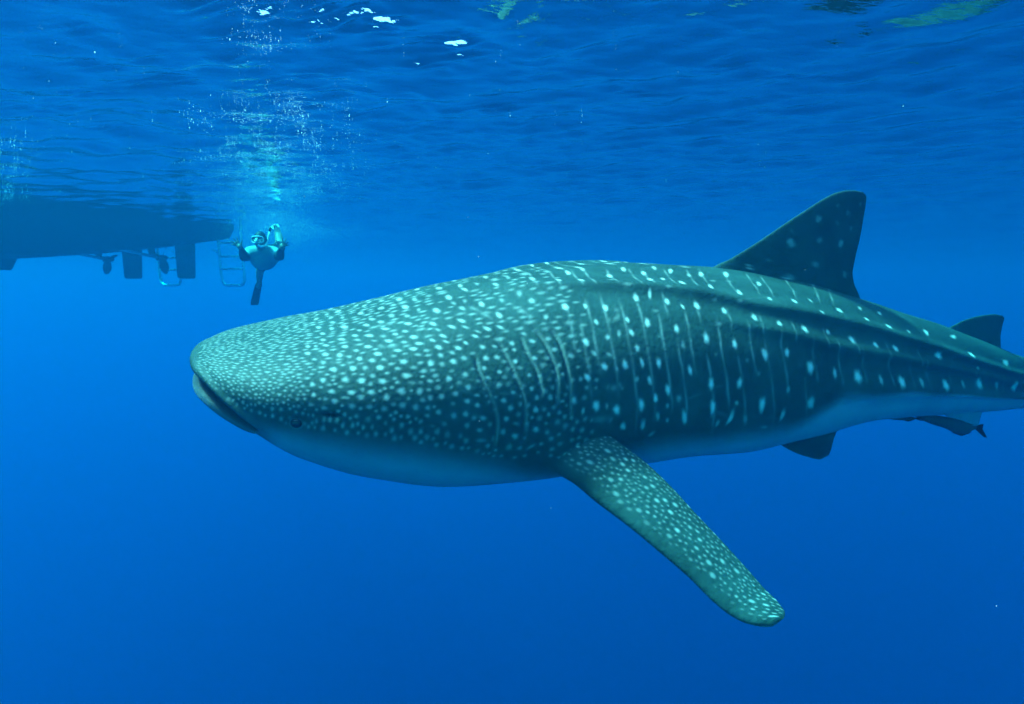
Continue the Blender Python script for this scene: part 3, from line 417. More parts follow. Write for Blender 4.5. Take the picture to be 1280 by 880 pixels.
def fin(pairs, thick, n_span=110, n_ch=56, marks=None, root_flare=.0):
    """a lofted fin: pairs = (leading, trailing) points from the root to the tip; aerofoil section"""
    pr = np.array(pairs); k = np.arange(len(pr)); t = np.linspace(0, len(pr) - 1, n_span)
    LE = np.stack([pchip(t, k, pr[:, 0, c]) for c in range(3)], -1); TE = np.stack([pchip(t, k, pr[:, 1, c]) for c in range(3)], -1)
    mid = (LE + TE) / 2; span = np.gradient(mid, axis=0); ch = TE - LE; cl = np.linalg.norm(ch, axis=-1, keepdims=True)
    nr = np.cross(span, ch); nr /= np.linalg.norm(nr, axis=-1, keepdims=True)
    a = np.linspace(0, 2 * math.pi, n_ch, endpoint=False); u = (1 - np.cos(a)) / 2
    yt = np.sign(np.sin(a)) * (2.1 * np.sqrt(u) * (1 - u)**.8) * .5                    # thickness over chord, 0 at both ends
    th = pchip(t / (len(pr) - 1), [0, .12, .5, .9, 1], thick)[:, None]
    th = th * np.sqrt(np.clip((t[-1] - t) / .35, 0, 1))[:, None]
    V = LE[:, None] + ch[:, None] * u[None, :, None] + nr[:, None] * (th * yt[None, :])[..., None]
    cap = V[-1].mean(0)
    return V, u, t / (len(pr) - 1), np.sin(a)
def add_fin(V, at):
    global nv
    n, m_, _ = V.shape
    verts.append(V.reshape(-1, 3)); faces.append(grid_quads(n, m_, True) + nv); attr.append(at.reshape(-1, 4)); nv += n * m_
def blank(V): return np.zeros(V.shape[:2] + (4,))
MED_C = spine(np.array(.44)); _, MED_N, _ = frame(np.array(.44))
# first dorsal fin with its faint marks
V, u, t, sn = fin(DORSAL, [.16, .10, .06, .03, .02]); at = blank(V)
for x_, y_, z_, r_, b_ in DSPOT:
    d = V - np.array([x_, y_, z_]); d -= (d @ MED_N)[..., None] * MED_N; dd = np.linalg.norm(d, axis=-1) / (r_ * 1.1)
    at[..., 0] = np.maximum(at[..., 0], b_ * sstep(1.4, .5, dd))
arc = np.array([(515, 660), (520, 560), (545, 430), (640, 390), (700, 470), (712, 570)]) 
add_fin(V, at)
V, u, t, sn = fin(DORSAL2, [.09, .06, .035, .02, .012], 60, 40); add_fin(V, blank(V))
V, u, t, sn = fin(ANAL, [.07, .05, .03, .02, .012], 40, 40); at = blank(V); at[..., 1] = .85; add_fin(V, at)
def mirror(V, s):
    C = spine(np.array(s)); _, N, _ = frame(np.array(s)); return V - 2 * ((V - C) @ N)[..., None] * N
# pectoral fins: many small spots on the upper side
V, u, t, sn = fin(PECT, [.26, .15, .085, .05, .03], 320, 150)
at = blank(V); U2 = np.broadcast_to(u[None, :], V.shape[:2]); T2 = np.broadcast_to(t[:, None], V.shape[:2]); top = np.broadcast_to((sn > 0)[None, :], V.shape[:2])
LE = V[:, 0]; TE = V[:, len(u) // 2]; c0 = V.mean(1); slen = np.concatenate([[0], np.cumsum(np.linalg.norm(np.diff(c0, axis=0), axis=1))]); chord = np.linalg.norm(TE - LE, axis=1)
sp2 = []
for _ in range(6000):
    a_ = rng.uniform(.02, slen[-1] - .02); w_ = rng.uniform(.16, .99); i_ = np.searchsorted(slen, a_); y_ = w_ * chord[i_]
    big = rng.uniform() < .35; r_ = (.0085 if big else .005) * rng.uniform(.8, 1.25) * (1.15 - .3 * w_)
    if any((a_ - p[0])**2 + (y_ - p[1])**2 < (2.0 * (r_ + p[2]))**2 for p in sp2): continue
    sp2.append((a_, y_, r_, (.50 if big else .32) * rng.uniform(.7, 1.1) * min(1, (w_ - .08) / .22)))
SL = np.broadcast_to(slen[:, None], V.shape[:2]); YC = U2 * chord[:, None]
for a_, y_, r_, b_ in sp2:
    i0, i1 = np.searchsorted(slen, [a_ - .05, a_ + .05]); d = np.hypot((SL[i0:i1] - a_) / 1.5, YC[i0:i1] - y_) / r_
    at[i0:i1, :, 0] = np.maximum(at[i0:i1, :, 0], b_ * sstep(1.45, .35, d))
facing = np.cross(np.gradient(V, axis=0), np.gradient(V, axis=1)); 
half = np.arange(len(u)) < len(u) // 2
nv_dir = np.einsum('ij,ij->i', np.cross(np.gradient(c0, axis=0), TE - LE)[40:60], np.tile([0, -1., .6], (20, 1))).mean()
up_half = half if nv_dir > 0 else ~half
at[:, ~up_half, 0] *= .15; at[:, ~up_half, 1] = .55
PV_ = V.copy()
add_fin(V, at)
Vm = mirror(PV_, .21)
root = Vm[:8].mean((0, 1)); tip_v = Vm[-1].mean(0) - root
T_, N_, V_ = frame(np.array(.21))
# the far fin is held a little higher
ang = R(38); kx = T_; dv_ = Vm - root
Vm = root + dv_ * math.cos(ang) + np.cross(np.broadcast_to(kx, dv_.shape), dv_) * math.sin(ang) + kx * (dv_ @ kx)[..., None] * (1 - math.cos(ang))
add_fin(Vm, at)
V, u, t, sn = fin(PELV, [.12, .07, .035, .02, .012], 50, 40); at = blank(V); at[..., 1] = .15; add_fin(V, at); add_fin(mirror(V, .44), at)
# tail fin
Ct = spine(np.array(.80)); Tt, Nt, Vt = frame(np.array(.80))
def tp(a, b): return (Ct + Tt * a + Vt * b).tolist()
V, u, t, sn = fin([(tp(-.25, .0), tp(.18, -.02)), (tp(-.02, .12), tp(.34, .06)), (tp(.3, .45), tp(.62, .30)), (tp(.62, .85), tp(.86, .66)), (tp(.92, 1.2), tp(1.06, 1.06)), (tp(1.08, 1.36), tp(1.13, 1.3))], [.22, .13, .07, .03, .02], 70, 40); add_fin(V, blank(V))
V, u, t, sn = fin([(tp(-.25, .0), tp(.18, .03)), (tp(-.02, -.12), tp(.34, -.06)), (tp(.2, -.38), tp(.5, -.26)), (tp(.42, -.62), tp(.6, -.52)), (tp(.55, -.76), tp(.6, -.72))], [.22, .13, .07, .03, .02], 60, 40); add_fin(V, blank(V))

me = np_mesh('whale_shark', np.concatenate(verts), np.concatenate(faces))
A = np.concatenate(attr).astype(np.float32)
ca = me.attributes.new('mark', 'FLOAT_COLOR', 'POINT'); ca.data.foreach_set('color', A.ravel())
bm = bmesh.new(); bm.from_mesh(me); bmesh.ops.recalc_face_normals(bm, faces=bm.faces); bm.to_mesh(me); bm.free()

m = bpy.data.materials.new('shark_skin'); m.use_nodes = True; n = m.node_tree; p = n.nodes['Principled BSDF']
def node(t, **kw):
    o = n.nodes.new(t)
    for k, v_ in kw.items(): setattr(o, k, v_)
    return o
at_ = node('ShaderNodeAttribute', attribute_name='mark'); sep = node('ShaderNodeSeparateColor'); n.links.new(at_.outputs['Color'], sep.inputs[0])
tc = node('ShaderNodeTexCoord')
n1 = node('ShaderNodeTexNoise'); n1.inputs['Scale'].default_value = 3.2; n1.inputs['Detail'].default_value = 8; n1.inputs['Roughness'].default_value = .6; n.links.new(tc.outputs['Object'], n1.inputs['Vector'])
n2 = node('ShaderNodeTexNoise'); n2.inputs['Scale'].default_value = 55; n2.inputs['Detail'].default_value = 5; n2.inputs['Roughness'].default_value = .7; n.links.new(tc.outputs['Object'], n2.inputs['Vector'])
def mixc(f, a, b, fac=None):
    x = node('ShaderNodeMix', data_type='RGBA')
    for sock, val in ((x.inputs['A'], a), (x.inputs['B'], b)):
        if isinstance(val, tuple): sock.default_value = (*val, 1)
        else: n.links.new(val, sock)
    if isinstance(f, float): x.inputs['Factor'].default_value = f
    else: n.links.new(f, x.inputs['Factor'])
    return x.outputs['Result']
def ramp(inp, lo, hi, a=0., b=1.):
    r = node('ShaderNodeMapRange'); r.inputs['From Min'].default_value = lo; r.inputs['From Max'].default_value = hi; r.inputs['To Min'].default_value = a; r.inputs['To Max'].default_value = b
    n.links.new(inp, r.inputs['Value']); return r.outputs['Result']
def mul(a, b):
    x = node('ShaderNodeMath', operation='MULTIPLY'); n.links.new(a, x.inputs[0]); n.links.new(b, x.inputs[1]); return x.outputs[0]
skin = mixc(ramp(n1.outputs['Fac'], .35, .68), SKIN_DARK, SKIN_LIGHT)
skin = mixc(ramp(n2.outputs['Fac'], .45, .75, 0, .35), skin, SKIN_FLECK)
n4 = node('ShaderNodeTexNoise'); n4.inputs['Scale'].default_value = 13; n4.inputs['Detail'].default_value = 6; n4.inputs['Roughness'].default_value = .65; n.links.new(tc.outputs['Object'], n4.inputs['Vector'])
skin = mixc(at_.outputs['Alpha'], skin, SKIN_HEAD)
skin = mixc(ramp(n4.outputs['Fac'], .42, .72, 0, .45), skin, SKIN_BLOT)
belly_c = mixc(ramp(n1.outputs['Fac'], .3, .7), (.20, .26, .34), (.27, .33, .41))
c1 = mixc(sep.outputs[1], skin, belly_c)
spot_f = mul(sep.outputs[0], ramp(n2.outputs['Fac'], .25, .55, .82, 1.0))
c2 = mixc(spot_f, c1, (.64, .64, .58))
c3 = mixc(sep.outputs[2], c2, (.012, .016, .018))
n.links.new(c3, p.inputs['Base Color'])
p.inputs['Roughness'].default_value = .55; p.inputs['Specular IOR Level'].default_value = .12
n3 = node('ShaderNodeTexNoise'); n3.inputs['Scale'].default_value = 42; n3.inputs['Detail'].default_value = 6; n.links.new(tc.outputs['Object'], n3.inputs['Vector'])
bp = node('ShaderNodeBump'); bp.inputs['Strength'].default_value = .42; bp.inputs['Distance'].default_value = .012
n.links.new(n3.outputs['Fac'], bp.inputs['Height']); n.links.new(bp.outputs[0], p.inputs['Normal'])
shark = link_mesh('whale_shark', me, m)
tag(shark, 'huge whale shark with pale spots and a slightly open mouth, swimming below the surface', 'shark')
# eyes: small dark balls in a pale rim
eye_m = material('eye', (.012, .012, .014), .15, .5); rim_m = material('eye_rim', (.10, .14, .13), .6, .2, .3, 80)
for fdeg in (-6.1, 186.1):
    c_, _ = body(np.array([[.054]]), np.array([[R(fdeg)]])); c2_, _ = body(np.array([[.054]]), np.array([[R(fdeg + 8)]])); c3_, _ = body(np.array([[.058]]), np.array([[R(fdeg)]]))
    c_ = Vector(c_[0, 0]); e1 = (Vector(c3_[0, 0]) - c_).normalized(); e2 = (Vector(c2_[0, 0]) - c_).normalized(); nn = e1.cross(e2).normalized()
    if (nn.x * (c_.x - spine(np.array(.054))[0]) + nn.y * (c_.y - spine(np.array(.054))[1])) < 0: nn = -nn
    e2 = nn.cross(e1)
    ce = c_ - nn * .012
    bm = bmesh.new(); bmesh.ops.create_uvsphere(bm, u_segments=20, v_segments=12, radius=.021)
    for v_ in bm.verts: v_.co = ce + e1 * v_.co.x * 1.1 + e2 * v_.co.y + nn * v_.co.z * .85
    eo = bm_obj('eye', bm, eye_m, shark)
    bm = bmesh.new(); ring = [ce + nn * .004 + (e1 * 1.1 * math.cos(2 * math.pi * k / 28) + e2 * math.sin(2 * math.pi * k / 28)) * .025 for k in range(28)]; ring.append(ring[0])
    tube(bm, ring, .0035, 8, False); bm_obj('eyelid', bm, rim_m, eo)

# ------------------------------------------------------------------ the boat at the surface
hull_m = material('antifouling', (.018, .022, .035), .7, .2, .35, 6, .3, 30)
side_m = material('topsides', (.72, .74, .75), .35, .4, .05, 3)
bronze_m = material('bronze', (.10, .085, .05), .5, .4, .3, 25, .2, 60)
steel_m = material('stainless', (.80, .82, .82), .3, .5, .05, 30, metal=.2)
boat = empty('dive_boat', (-6.02, 15.3, SEA)); boat.rotation_euler = (0, 0, R(240)); boat.scale = (1.1,) * 3
tag(boat, 'dark hulled motor boat floating at the surface with two propellers and stern ladders', 'boat')
bx = [.05, .5, 2, 4, 6, 8, 9.6, 10.8, 11.4]
kd = [.30, .37, .56, .72, .76, .66, .44, .12, -.15]; chd = [.20, .27, .46, .64, .60, .38, .05, -.25, -.45]
hb = [1.64, 1.66, 1.70, 1.70, 1.66, 1.40, .95, .42, .04]; sh = [.75, .75, .78, .82, .88, .98, 1.08, 1.16, 1.2]
xs = np.linspace(.05, 11.4, 70)
prof = []
for x_ in xs:
    k_, c_, b_, s_ = (float(pchip(x_, bx, q_)) for q_ in (kd, chd, hb, sh))
    half = [(0, -k_), (.25 * b_, -k_ + .22 * (k_ - c_)), (.55 * b_, -k_ + .55 * (k_ - c_)), (.86 * b_, -c_ - .015), (.9 * b_, -c_ + .02), (.96 * b_, .5 * (-c_) + .06), (b_, .12), (1.03 * b_, .4 * s_ + .1), (1.06 * b_, s_)]
    ring = half + [(-y_, z_) for y_, z_ in half[::-1][:-1]]
    prof.append([(x_, -1.7 + y_, z_) for y_, z_ in ring])
bm = bmesh.new(); rings = [[bm.verts.new(c_) for c_ in r_] for r_ in prof]; nr_ = len(rings[0])
for a_, b_ in zip(rings, rings[1:]):
    for k in range(nr_): bm.faces.new((a_[k], a_[(k + 1) % nr_], b_[(k + 1) % nr_], b_[k]))
bm.faces.new(rings[0]); bm.faces.new(rings[-1][::-1])
hull = bm_obj('hull', bm, hull_m, boat, False); hull.data.materials.append(side_m)
for f_ in hull.data.polygons:
    if f_.center.z > .16: f_.material_index = 1
def prism(name, outline, thick, mat, parent, axis='y', at=0.0, bevel=.012):
    """plate cut to an outline in the x-z plane with bevelled edges"""
    bm = bmesh.new(); a_ = [bm.verts.new((x_, at - thick / 2, z_)) for x_, z_ in outline]; b_ = [bm.verts.new((x_, at + thick / 2, z_)) for x_, z_ in outline]
    bm.faces.new(a_); bm.faces.new(b_[::-1]); k_ = len(a_)
    for i in range(k_): bm.faces.new((a_[i], b_[i], b_[(i + 1) % k_], a_[(i + 1) % k_]))
    bmesh.ops.bevel(bm, geom=list(bm.edges), offset=bevel, segments=2, affect='EDGES')
    return bm_obj(name, bm, mat, parent, False)
prism('keel', [(3.2, -.52), (3.38, -.88), (8.1, -.80), (8.9, -.45)], .12, hull_m, boat, at=-1.7)
blade_me = None
for y_ in (-.8, -2.6):
    prism('rudder', [(.46, -.20), (.49, -1.0), (.53, -1.02), (.82, -1.02), (.86, -.98), (.89, -.20)], .07, bronze_m, boat, at=y_)
    hubx, hubz = 1.18, -.62
    pr_ = empty('propeller'); pr_.parent = boat; pr_.location = (hubx, y_, hubz)
    bm = bmesh.new(); tube(bm, [(-.12, 0, 0), (-.09, 0, 0), (0, 0, 0), (.1, 0, 0)], [.015, .045, .06, .055], 14); hub = bm_obj('hub', bm, bronze_m, pr_)
    bm = bmesh.new(); tube(bm, [(hubx + .08, y_, hubz), (hubx + 1.7, y_, hubz + .30)], .028, 10); bm_obj('propeller_shaft', bm, steel_m, boat)
    prism('shaft_strut', [(1.34, -.22), (1.30, -.60), (1.42, -.60), (1.52, -.22)], .035, bronze_m, boat, at=y_, bevel=.006)
    for k in range(3):
        if blade_me is None:
            bm = bmesh.new(); top_, bot_ = [], []; rr_ = np.linspace(.05, .34, 9); grid = []
            for r_ in rr_:
                u_ = (r_ - .05) / .29; wd = .085 * math.sin(math.pi * min(1, (u_ * .86 + .16)))**.6; tw = R(62 - 30 * u_)
                row = []
                for c_ in np.linspace(-1, 1, 7):
                    a_ = c_ * wd; row.append((a_ * math.cos(tw), a_ * math.sin(tw), r_))
                grid.append(row)
            vv = [[bm.verts.new(q_) for q_ in row] for row in grid]
            for i in range(8):
                for j in range(6): bm.faces.new((vv[i][j], vv[i][j + 1], vv[i + 1][j + 1], vv[i + 1][j]))
            bmesh.ops.solidify(bm, geom=list(bm.faces), thickness=.014)
            bl_ = bm_obj('blade', bm, bronze_m, pr_); blade_me = bl_.data
        else:
            bl_ = bpy.data.objects.new('blade', blade_me); COL.objects.link(bl_); bl_.parent = pr_
        bl_.rotation_euler = (R(120 * k + (200 if y_ > -1 else 160)), 0, 0)
for y0, y1 in ((-.12, -.84), (-2.22, -2.96)):
    ld_ = empty('ladder'); ld_.parent = boat; ld_.location = (0, 0, 0)
    x_ = -.10; pts = [(x_, y0, .45), (x_ - .02, y0, -.2), (x_ - .06, y0, -.98)]
    for k in range(1, 8):
        a_ = R(90 * k / 8); pts.append((x_ - .07, y0 - .16 * (1 - math.cos(a_)), -.98 - .18 * math.sin(a_)))
    pts += [(x_ - .07, (y0 + y1) / 2, -1.16)]; full = pts + [(p_[0], y1 + (y0 - p_[1]), p_[2]) for p_ in pts[::-1][1:]]
    bm = bmesh.new(); tube(bm, full, .03, 10); bm_obj('ladder_rail', bm, steel_m, ld_)
    for z_ in (.05, -.28, -.56, -.82):
        bm = bmesh.new(); xx = x_ - .03 - .03 * max(0, -z_); tube(bm, [(xx, y0, z_), (xx, y1, z_)], .024, 8); bm_obj('rung', bm, steel_m, ld_)
    for yy in (y0, y1):
        bm = bmesh.new(); tube(bm, [(x_ - .05, yy, -.50), (x_ + .12, yy, -.42)], .013, 8); bm_obj('stand_off', bm, steel_m, ld_)
# swim platform over the ladders' heads
bm = bmesh.new(); bmesh.ops.create_cube(bm, size=1)
for v_ in bm.verts: v_.co = Vector((.02 + v_.co.x * .42 - .12, -1.6 + v_.co.y * 3.0, .40 + v_.co.z * .07))
bmesh.ops.bevel(bm, geom=list(bm.edges), offset=.02, segments=2, affect='EDGES'); bm_obj('swim_platform', bm, side_m, boat, False)

# ------------------------------------------------------------------ the snorkeller
ME_PX = 9.5 / 853.333
person = empty('person', (-3.45, 9.5, -.49))
tag(person, 'snorkeller in a mask with arms spread, swimming beside the boat ladder', 'person')
def pp(px, py, dy=0.0):
    d_ = 9.5 + dy; return Vector(((px - 640) / 853.333 * d_ * 1.001 + 3.45, dy, -1.05 - (py - 350) / 853.333 * d_ + .49))
J = {}; E = []
def joint(name, px, py, dy, r, parent=None, reg='skin'):
    J[name] = (pp(px, py, dy), r, reg)
    if parent: E.append((parent, name))
joint('pelvis', 340, 319, .70, .160, None, 'shorts')
joint('belly', 335, 325, .44, .155, 'pelvis', 'shirt')
joint('chest', 331.5, 322.5, .20, .18, 'belly', 'shirt')
joint('collar', 330.5, 315, .10, .095, 'chest', 'shirt')
joint('neck', 330, 310, .05, .062, 'collar')
for s_, sh_, el, wr, ha in (('l', (316.5, 317), (308.5, 322), (305.5, 311.5), (303.5, 309)), ('r', (345, 317), (353, 321), (354, 312), (355.5, 309.5))):
    joint('shoulder' + s_, *sh_, .14, .10, 'collar', 'shirt'); joint('upper' + s_, (sh_[0] + el[0]) / 2, (sh_[1] + el[1]) / 2 + .5, .05, .075, 'shoulder' + s_, 'shirt')
    joint('elbow' + s_, *el, -.04, .060, 'upper' + s_, 'sleeve'); joint('fore' + s_, (el[0] + wr[0]) / 2, (el[1] + wr[1]) / 2, -.13, .055, 'elbow' + s_, 'sleeve')
    joint('wrist' + s_, *wr, -.21, .030, 'fore' + s_, 'sleeve'); joint('palm' + s_, *ha, -.235, .036, 'wrist' + s_)
    d_ = -1 if s_ == 'l' else 1
    for k, (fx, fy, fz, ln_) in enumerate(((-.6, .9, -.2, .055), (.2, 1, 0, .075), (.55, .85, 0, .082), (.85, .6, 0, .078), (1, .3, .05, .062))):
        base = J['palm' + s_][0]; dv_ = Vector((fx * d_, fz, fy)).normalized()
        b0 = base + dv_ * .05; b1 = b0 + dv_ * ln_ * .55 + Vector((0, -.01, 0)); b2 = b1 + dv_ * ln_ * .45 + Vector((0, -.02, 0))
        for q_, (nm, pt) in enumerate((('a', b0), ('b', b1), ('c', b2))):
            key = f'f{s_}{k}{nm}'; J[key] = (pt, .0105 - .001 * q_, 'skin'); E.append((('palm' + s_) if q_ == 0 else f'f{s_}{k}' + 'abc'[q_ - 1], key))
joint('hipu', 346, 315, .80, .115, 'pelvis', 'shorts'); joint('thighu', 352, 311, 1.0, .090, 'hipu', 'shorts'); joint('kneeu', 353, 304, 1.16, .062, 'thighu')
joint('calfu', 352, 296, 1.24, .060, 'kneeu'); joint('ankleu', 350.5, 287, 1.30, .038, 'calfu'); joint('footu', 348, 284, 1.25, .036, 'ankleu')
joint('hipd', 337, 323, .82, .110, 'pelvis', 'shorts'); joint('thighd', 332, 330, .98, .088, 'hipd', 'shorts'); joint('kneed', 327.5, 338, 1.14, .060, 'thighd')
joint('calfd', 326.5, 345, 1.32, .056, 'kneed'); joint('ankled', 326, 353, 1.48, .038, 'calfd'); joint('footd', 324.5, 358, 1.54, .036, 'ankled')
names = list(J); idx = {k: i for i, k in enumerate(names)}
# one continuous surface grown over the skeleton: round bars between the joints, fused and smoothed
bm = bmesh.new()
for a_, b_ in E:
    pa, ra_, _ = J[a_]; pb, rb_, _ = J[b_]; n_ = 6
    tube(bm, [pa.lerp(pb, k / n_) for k in range(n_ + 1)], [ra_ + (rb_ - ra_) * k / n_ for k in range(n_ + 1)], 14)
for k in names:
    for v_ in bmesh.ops.create_icosphere(bm, subdivisions=2, radius=J[k][1] * .99)['verts']: v_.co += J[k][0]
me = bpy.data.meshes.new('body_cage'); bmesh.ops.recalc_face_normals(bm, faces=bm.faces); bm.to_mesh(me); bm.free()
tmp = bpy.data.objects.new('body_cage', me); COL.objects.link(tmp)
md = tmp.modifiers.new('fuse', 'REMESH'); md.mode = 'VOXEL'; md.voxel_size = .0075; md.use_smooth_shade = True
md = tmp.modifiers.new('soft', 'SMOOTH'); md.factor = .5; md.iterations = 5
bpy.context.view_layer.update()
ev = tmp.evaluated_get(bpy.context.evaluated_depsgraph_get()); bme = bpy.data.meshes.new_from_object(ev)
bpy.data.objects.remove(tmp)
skin_m = material('skin', (.42, .25, .17), .5, .3, .15, 12)
shirt_m = material('rash_top', (.30, .33, .32), .8, .1, .12, 9, .3, 40); shaded_sleeve_m = material('sleeve', (.05, .06, .07), .8, .1, .2, 20)  # shade on the forearms is painted in as a darker sleeve colour
shorts_m = material('swim_shorts', (.02, .025, .035), .8, .1, .2, 20); rubber_m = material('rubber', (.025, .028, .032), .5, .3)
body_o = link_mesh('body', bme, None, person)
for m_ in (skin_m, shirt_m, shorts_m, shaded_sleeve_m): bme.materials.append(m_)
jp = np.array([J[k][0] for k in names]); jr = np.array([J[k][1] for k in names]); reg = ['skin shirt shorts sleeve'.split().index(J[k][2]) for k in names]
segs = [(idx[a], idx[b]) for a, b in E]; sa = jp[[s_[0] for s_ in segs]]; sb = jp[[s_[1] for s_ in segs]]; ra = jr[[s_[0] for s_ in segs]]; rb = jr[[s_[1] for s_ in segs]]
fc = np.zeros(len(bme.polygons) * 3, np.float32); bme.polygons.foreach_get('center', fc); fc = fc.reshape(-1, 3); best = np.full(len(fc), 9.0); mi = np.zeros(len(fc), np.int32)
for k in range(len(segs)):
    ab = sb[k] - sa[k]; h_ = np.clip((fc - sa[k]) @ ab / (ab @ ab + 1e-9), 0, 1); d_ = np.linalg.norm(fc - sa[k] - h_[:, None] * ab, axis=1) - (ra[k] * (1 - h_) + rb[k] * h_)
    w_ = d_ < best; best = np.where(w_, d_, best); mi = np.where(w_, np.where(h_ < .5, reg[segs[k][0]], reg[segs[k][1]]), mi)
bme.polygons.foreach_set('material_index', mi)
# head: shaped ball with brow, nose, lips, chin and ears
bm = bmesh.new(); bmesh.ops.create_uvsphere(bm, u_segments=36, v_segments=26, radius=1)
for v_ in bm.verts:
    x_, y_, z_ = v_.co                                   # -y is forward
    f_ = max(0, -y_); jaw = max(0, -z_); v_.co = Vector((x_ * .080 * (1 - .28 * jaw * (.4 + .6 * f_)), y_ * .100 * (1 - .08 * jaw), z_ * .122))
    if f_ > .5:
        fx = abs(x_); nose_ = math.exp(-((fx / .14)**2)) * math.exp(-(((z_ + .12) / .22)**2)); lips = math.exp(-((fx / .28)**2)) * math.exp(-(((z_ + .48) / .09)**2)); chin = math.exp(-((fx / .3)**2)) * math.exp(-(((z_ + .8) / .16)**2)); sock = math.exp(-(((fx - .36) / .15)**2)) * math.exp(-(((z_ - .06) / .12)**2))
        v_.co.y -= .026 * nose_ + .010 * lips + .012 * chin - .012 * sock
head_c = pp(329.3, 302, -.02)
for v_ in bm.verts: v_.co = v_.co + head_c
for sx_ in (-1, 1):
    e_ = bmesh.ops.create_uvsphere(bm, u_segments=12, v_segments=8, radius=1)['verts']
    for v_ in e_: v_.co = head_c + Vector((sx_ * .080 + v_.co.x * .014, .012 + v_.co.y * .022, -.005 + v_.co.z * .034))
head = bm_obj('head', bm, skin_m, person)
bm = bmesh.new(); bmesh.ops.create_uvsphere(bm, u_segments=30, v_segments=20, radius=1)
for v_ in list(bm.verts):
    if v_.co.z < .12 + .35 * max(0, -v_.co.y): bm.verts.remove(v_)
for v_ in bm.verts: v_.co = head_c + Vector((v_.co.x * .088, v_.co.y * .108, v_.co.z * .132))
bm_obj('hair', bm, material('hair', (.012, .012, .014), .6, .3, .3, 60, .5, 90), person)
# mask
mask = empty('diving_mask'); mask.parent = person
sil_m = material('mask_skirt', (.75, .78, .76), .4, .4); glass_m = material('mask_glass', (.10, .14, .15), .08, .6)
def oval(cx, cz, rx, rz, y_, n_=28, pw=.7): return [head_c + Vector((cx + rx * np.sign(math.cos(a_)) * abs(math.cos(a_))**pw, y_ + .9 * (cx + rx * math.cos(a_))**2 * 3, cz + rz * np.sign(math.sin(a_)) * abs(math.sin(a_))**pw)) for a_ in np.linspace(0, 2 * math.pi, n_)]
bm = bmesh.new(); tube(bm, oval(0, .012, .083, .044, -.122), .008, 8, False); bm_obj('skirt', bm, sil_m, mask)
bm = bmesh.new(); tube(bm, [head_c + Vector((0, -.128, .03)), head_c + Vector((0, -.134, 0)), head_c + Vector((0, -.135, -.035))], [.008, .013, .018], 10); bm_obj('nose_pocket', bm, sil_m, mask)
for sx_ in (-1, 1):
    bm = bmesh.new(); bm.faces.new([bm.verts.new(c_) for c_ in oval(sx_ * .039, .016, .034, .030, -.124)[:-1]]); bmesh.ops.solidify(bm, geom=list(bm.faces), thickness=.006); bm_obj('lens', bm, glass_m, mask)
bm = bmesh.new(); tube(bm, [head_c + Vector((.093 * math.sin(a_), -.093 * math.cos(a_) * 1.15, .014)) for a_ in np.linspace(R(62), R(298), 24)], .009, 8); bm_obj('strap', bm, rubber_m, mask)
snork = empty('snorkel'); snork.parent = person
bm = bmesh.new(); tube(bm, [head_c + Vector(q_) for q_ in ((.01, -.125, -.06), (.05, -.12, -.085), (.088, -.06, -.07), (.098, 0, -.01), (.11, .02, .07), (.125, .03, .13))], .015, 10); bm_obj('tube', bm, sil_m, snork)
bm = bmesh.new(); tube(bm, [head_c + Vector((.125, .03, .13)), head_c + Vector((.134, .034, .19))], .018, 10); bm_obj('splash_top', bm, rubber_m, snork)
# swim fins
def swim_fin(p0, d_, side, ln_, mat):
    d_ = Vector(d_).normalized(); side = Vector(side); side = (side - d_ * side.dot(d_)).normalized(); up_ = d_.cross(side)
    rows = [(0, .045, .030), (.12, .055, .022), (.3, .058, .010), (.6, .062, .007), (.9, .068, .005), (1, .058, .004)]
    bm = bmesh.new(); rr_ = []
    for u_, w_, h_ in rows:
        c_ = Vector(p0) + d_ * ln_ * u_ + up_ * .05 * u_ * u_
        rr_.append([bm.verts.new(c_ + side * w_ * math.cos(a_) + up_ * h_ * math.sin(a_)) for a_ in np.linspace(0, 2 * math.pi, 20, endpoint=False)])
    for a_, b_ in zip(rr_, rr_[1:]):
        for k in range(20): bm.faces.new((a_[k], a_[(k + 1) % 20], b_[(k + 1) % 20], b_[k]))
    bm.faces.new(rr_[0][::-1]); bm.faces.new(rr_[-1]); return bm_obj('swim_fin', bm, mat, person)
swim_fin(J['ankled'][0], pp(319, 376, 1.9) - J['ankled'][0], (1, .2, .2), .62, rubber_m)
swim_fin(J['ankleu'][0], pp(344, 279.5, 1.75) - J['ankleu'][0], (1, 0, .3), .5, sil_m)

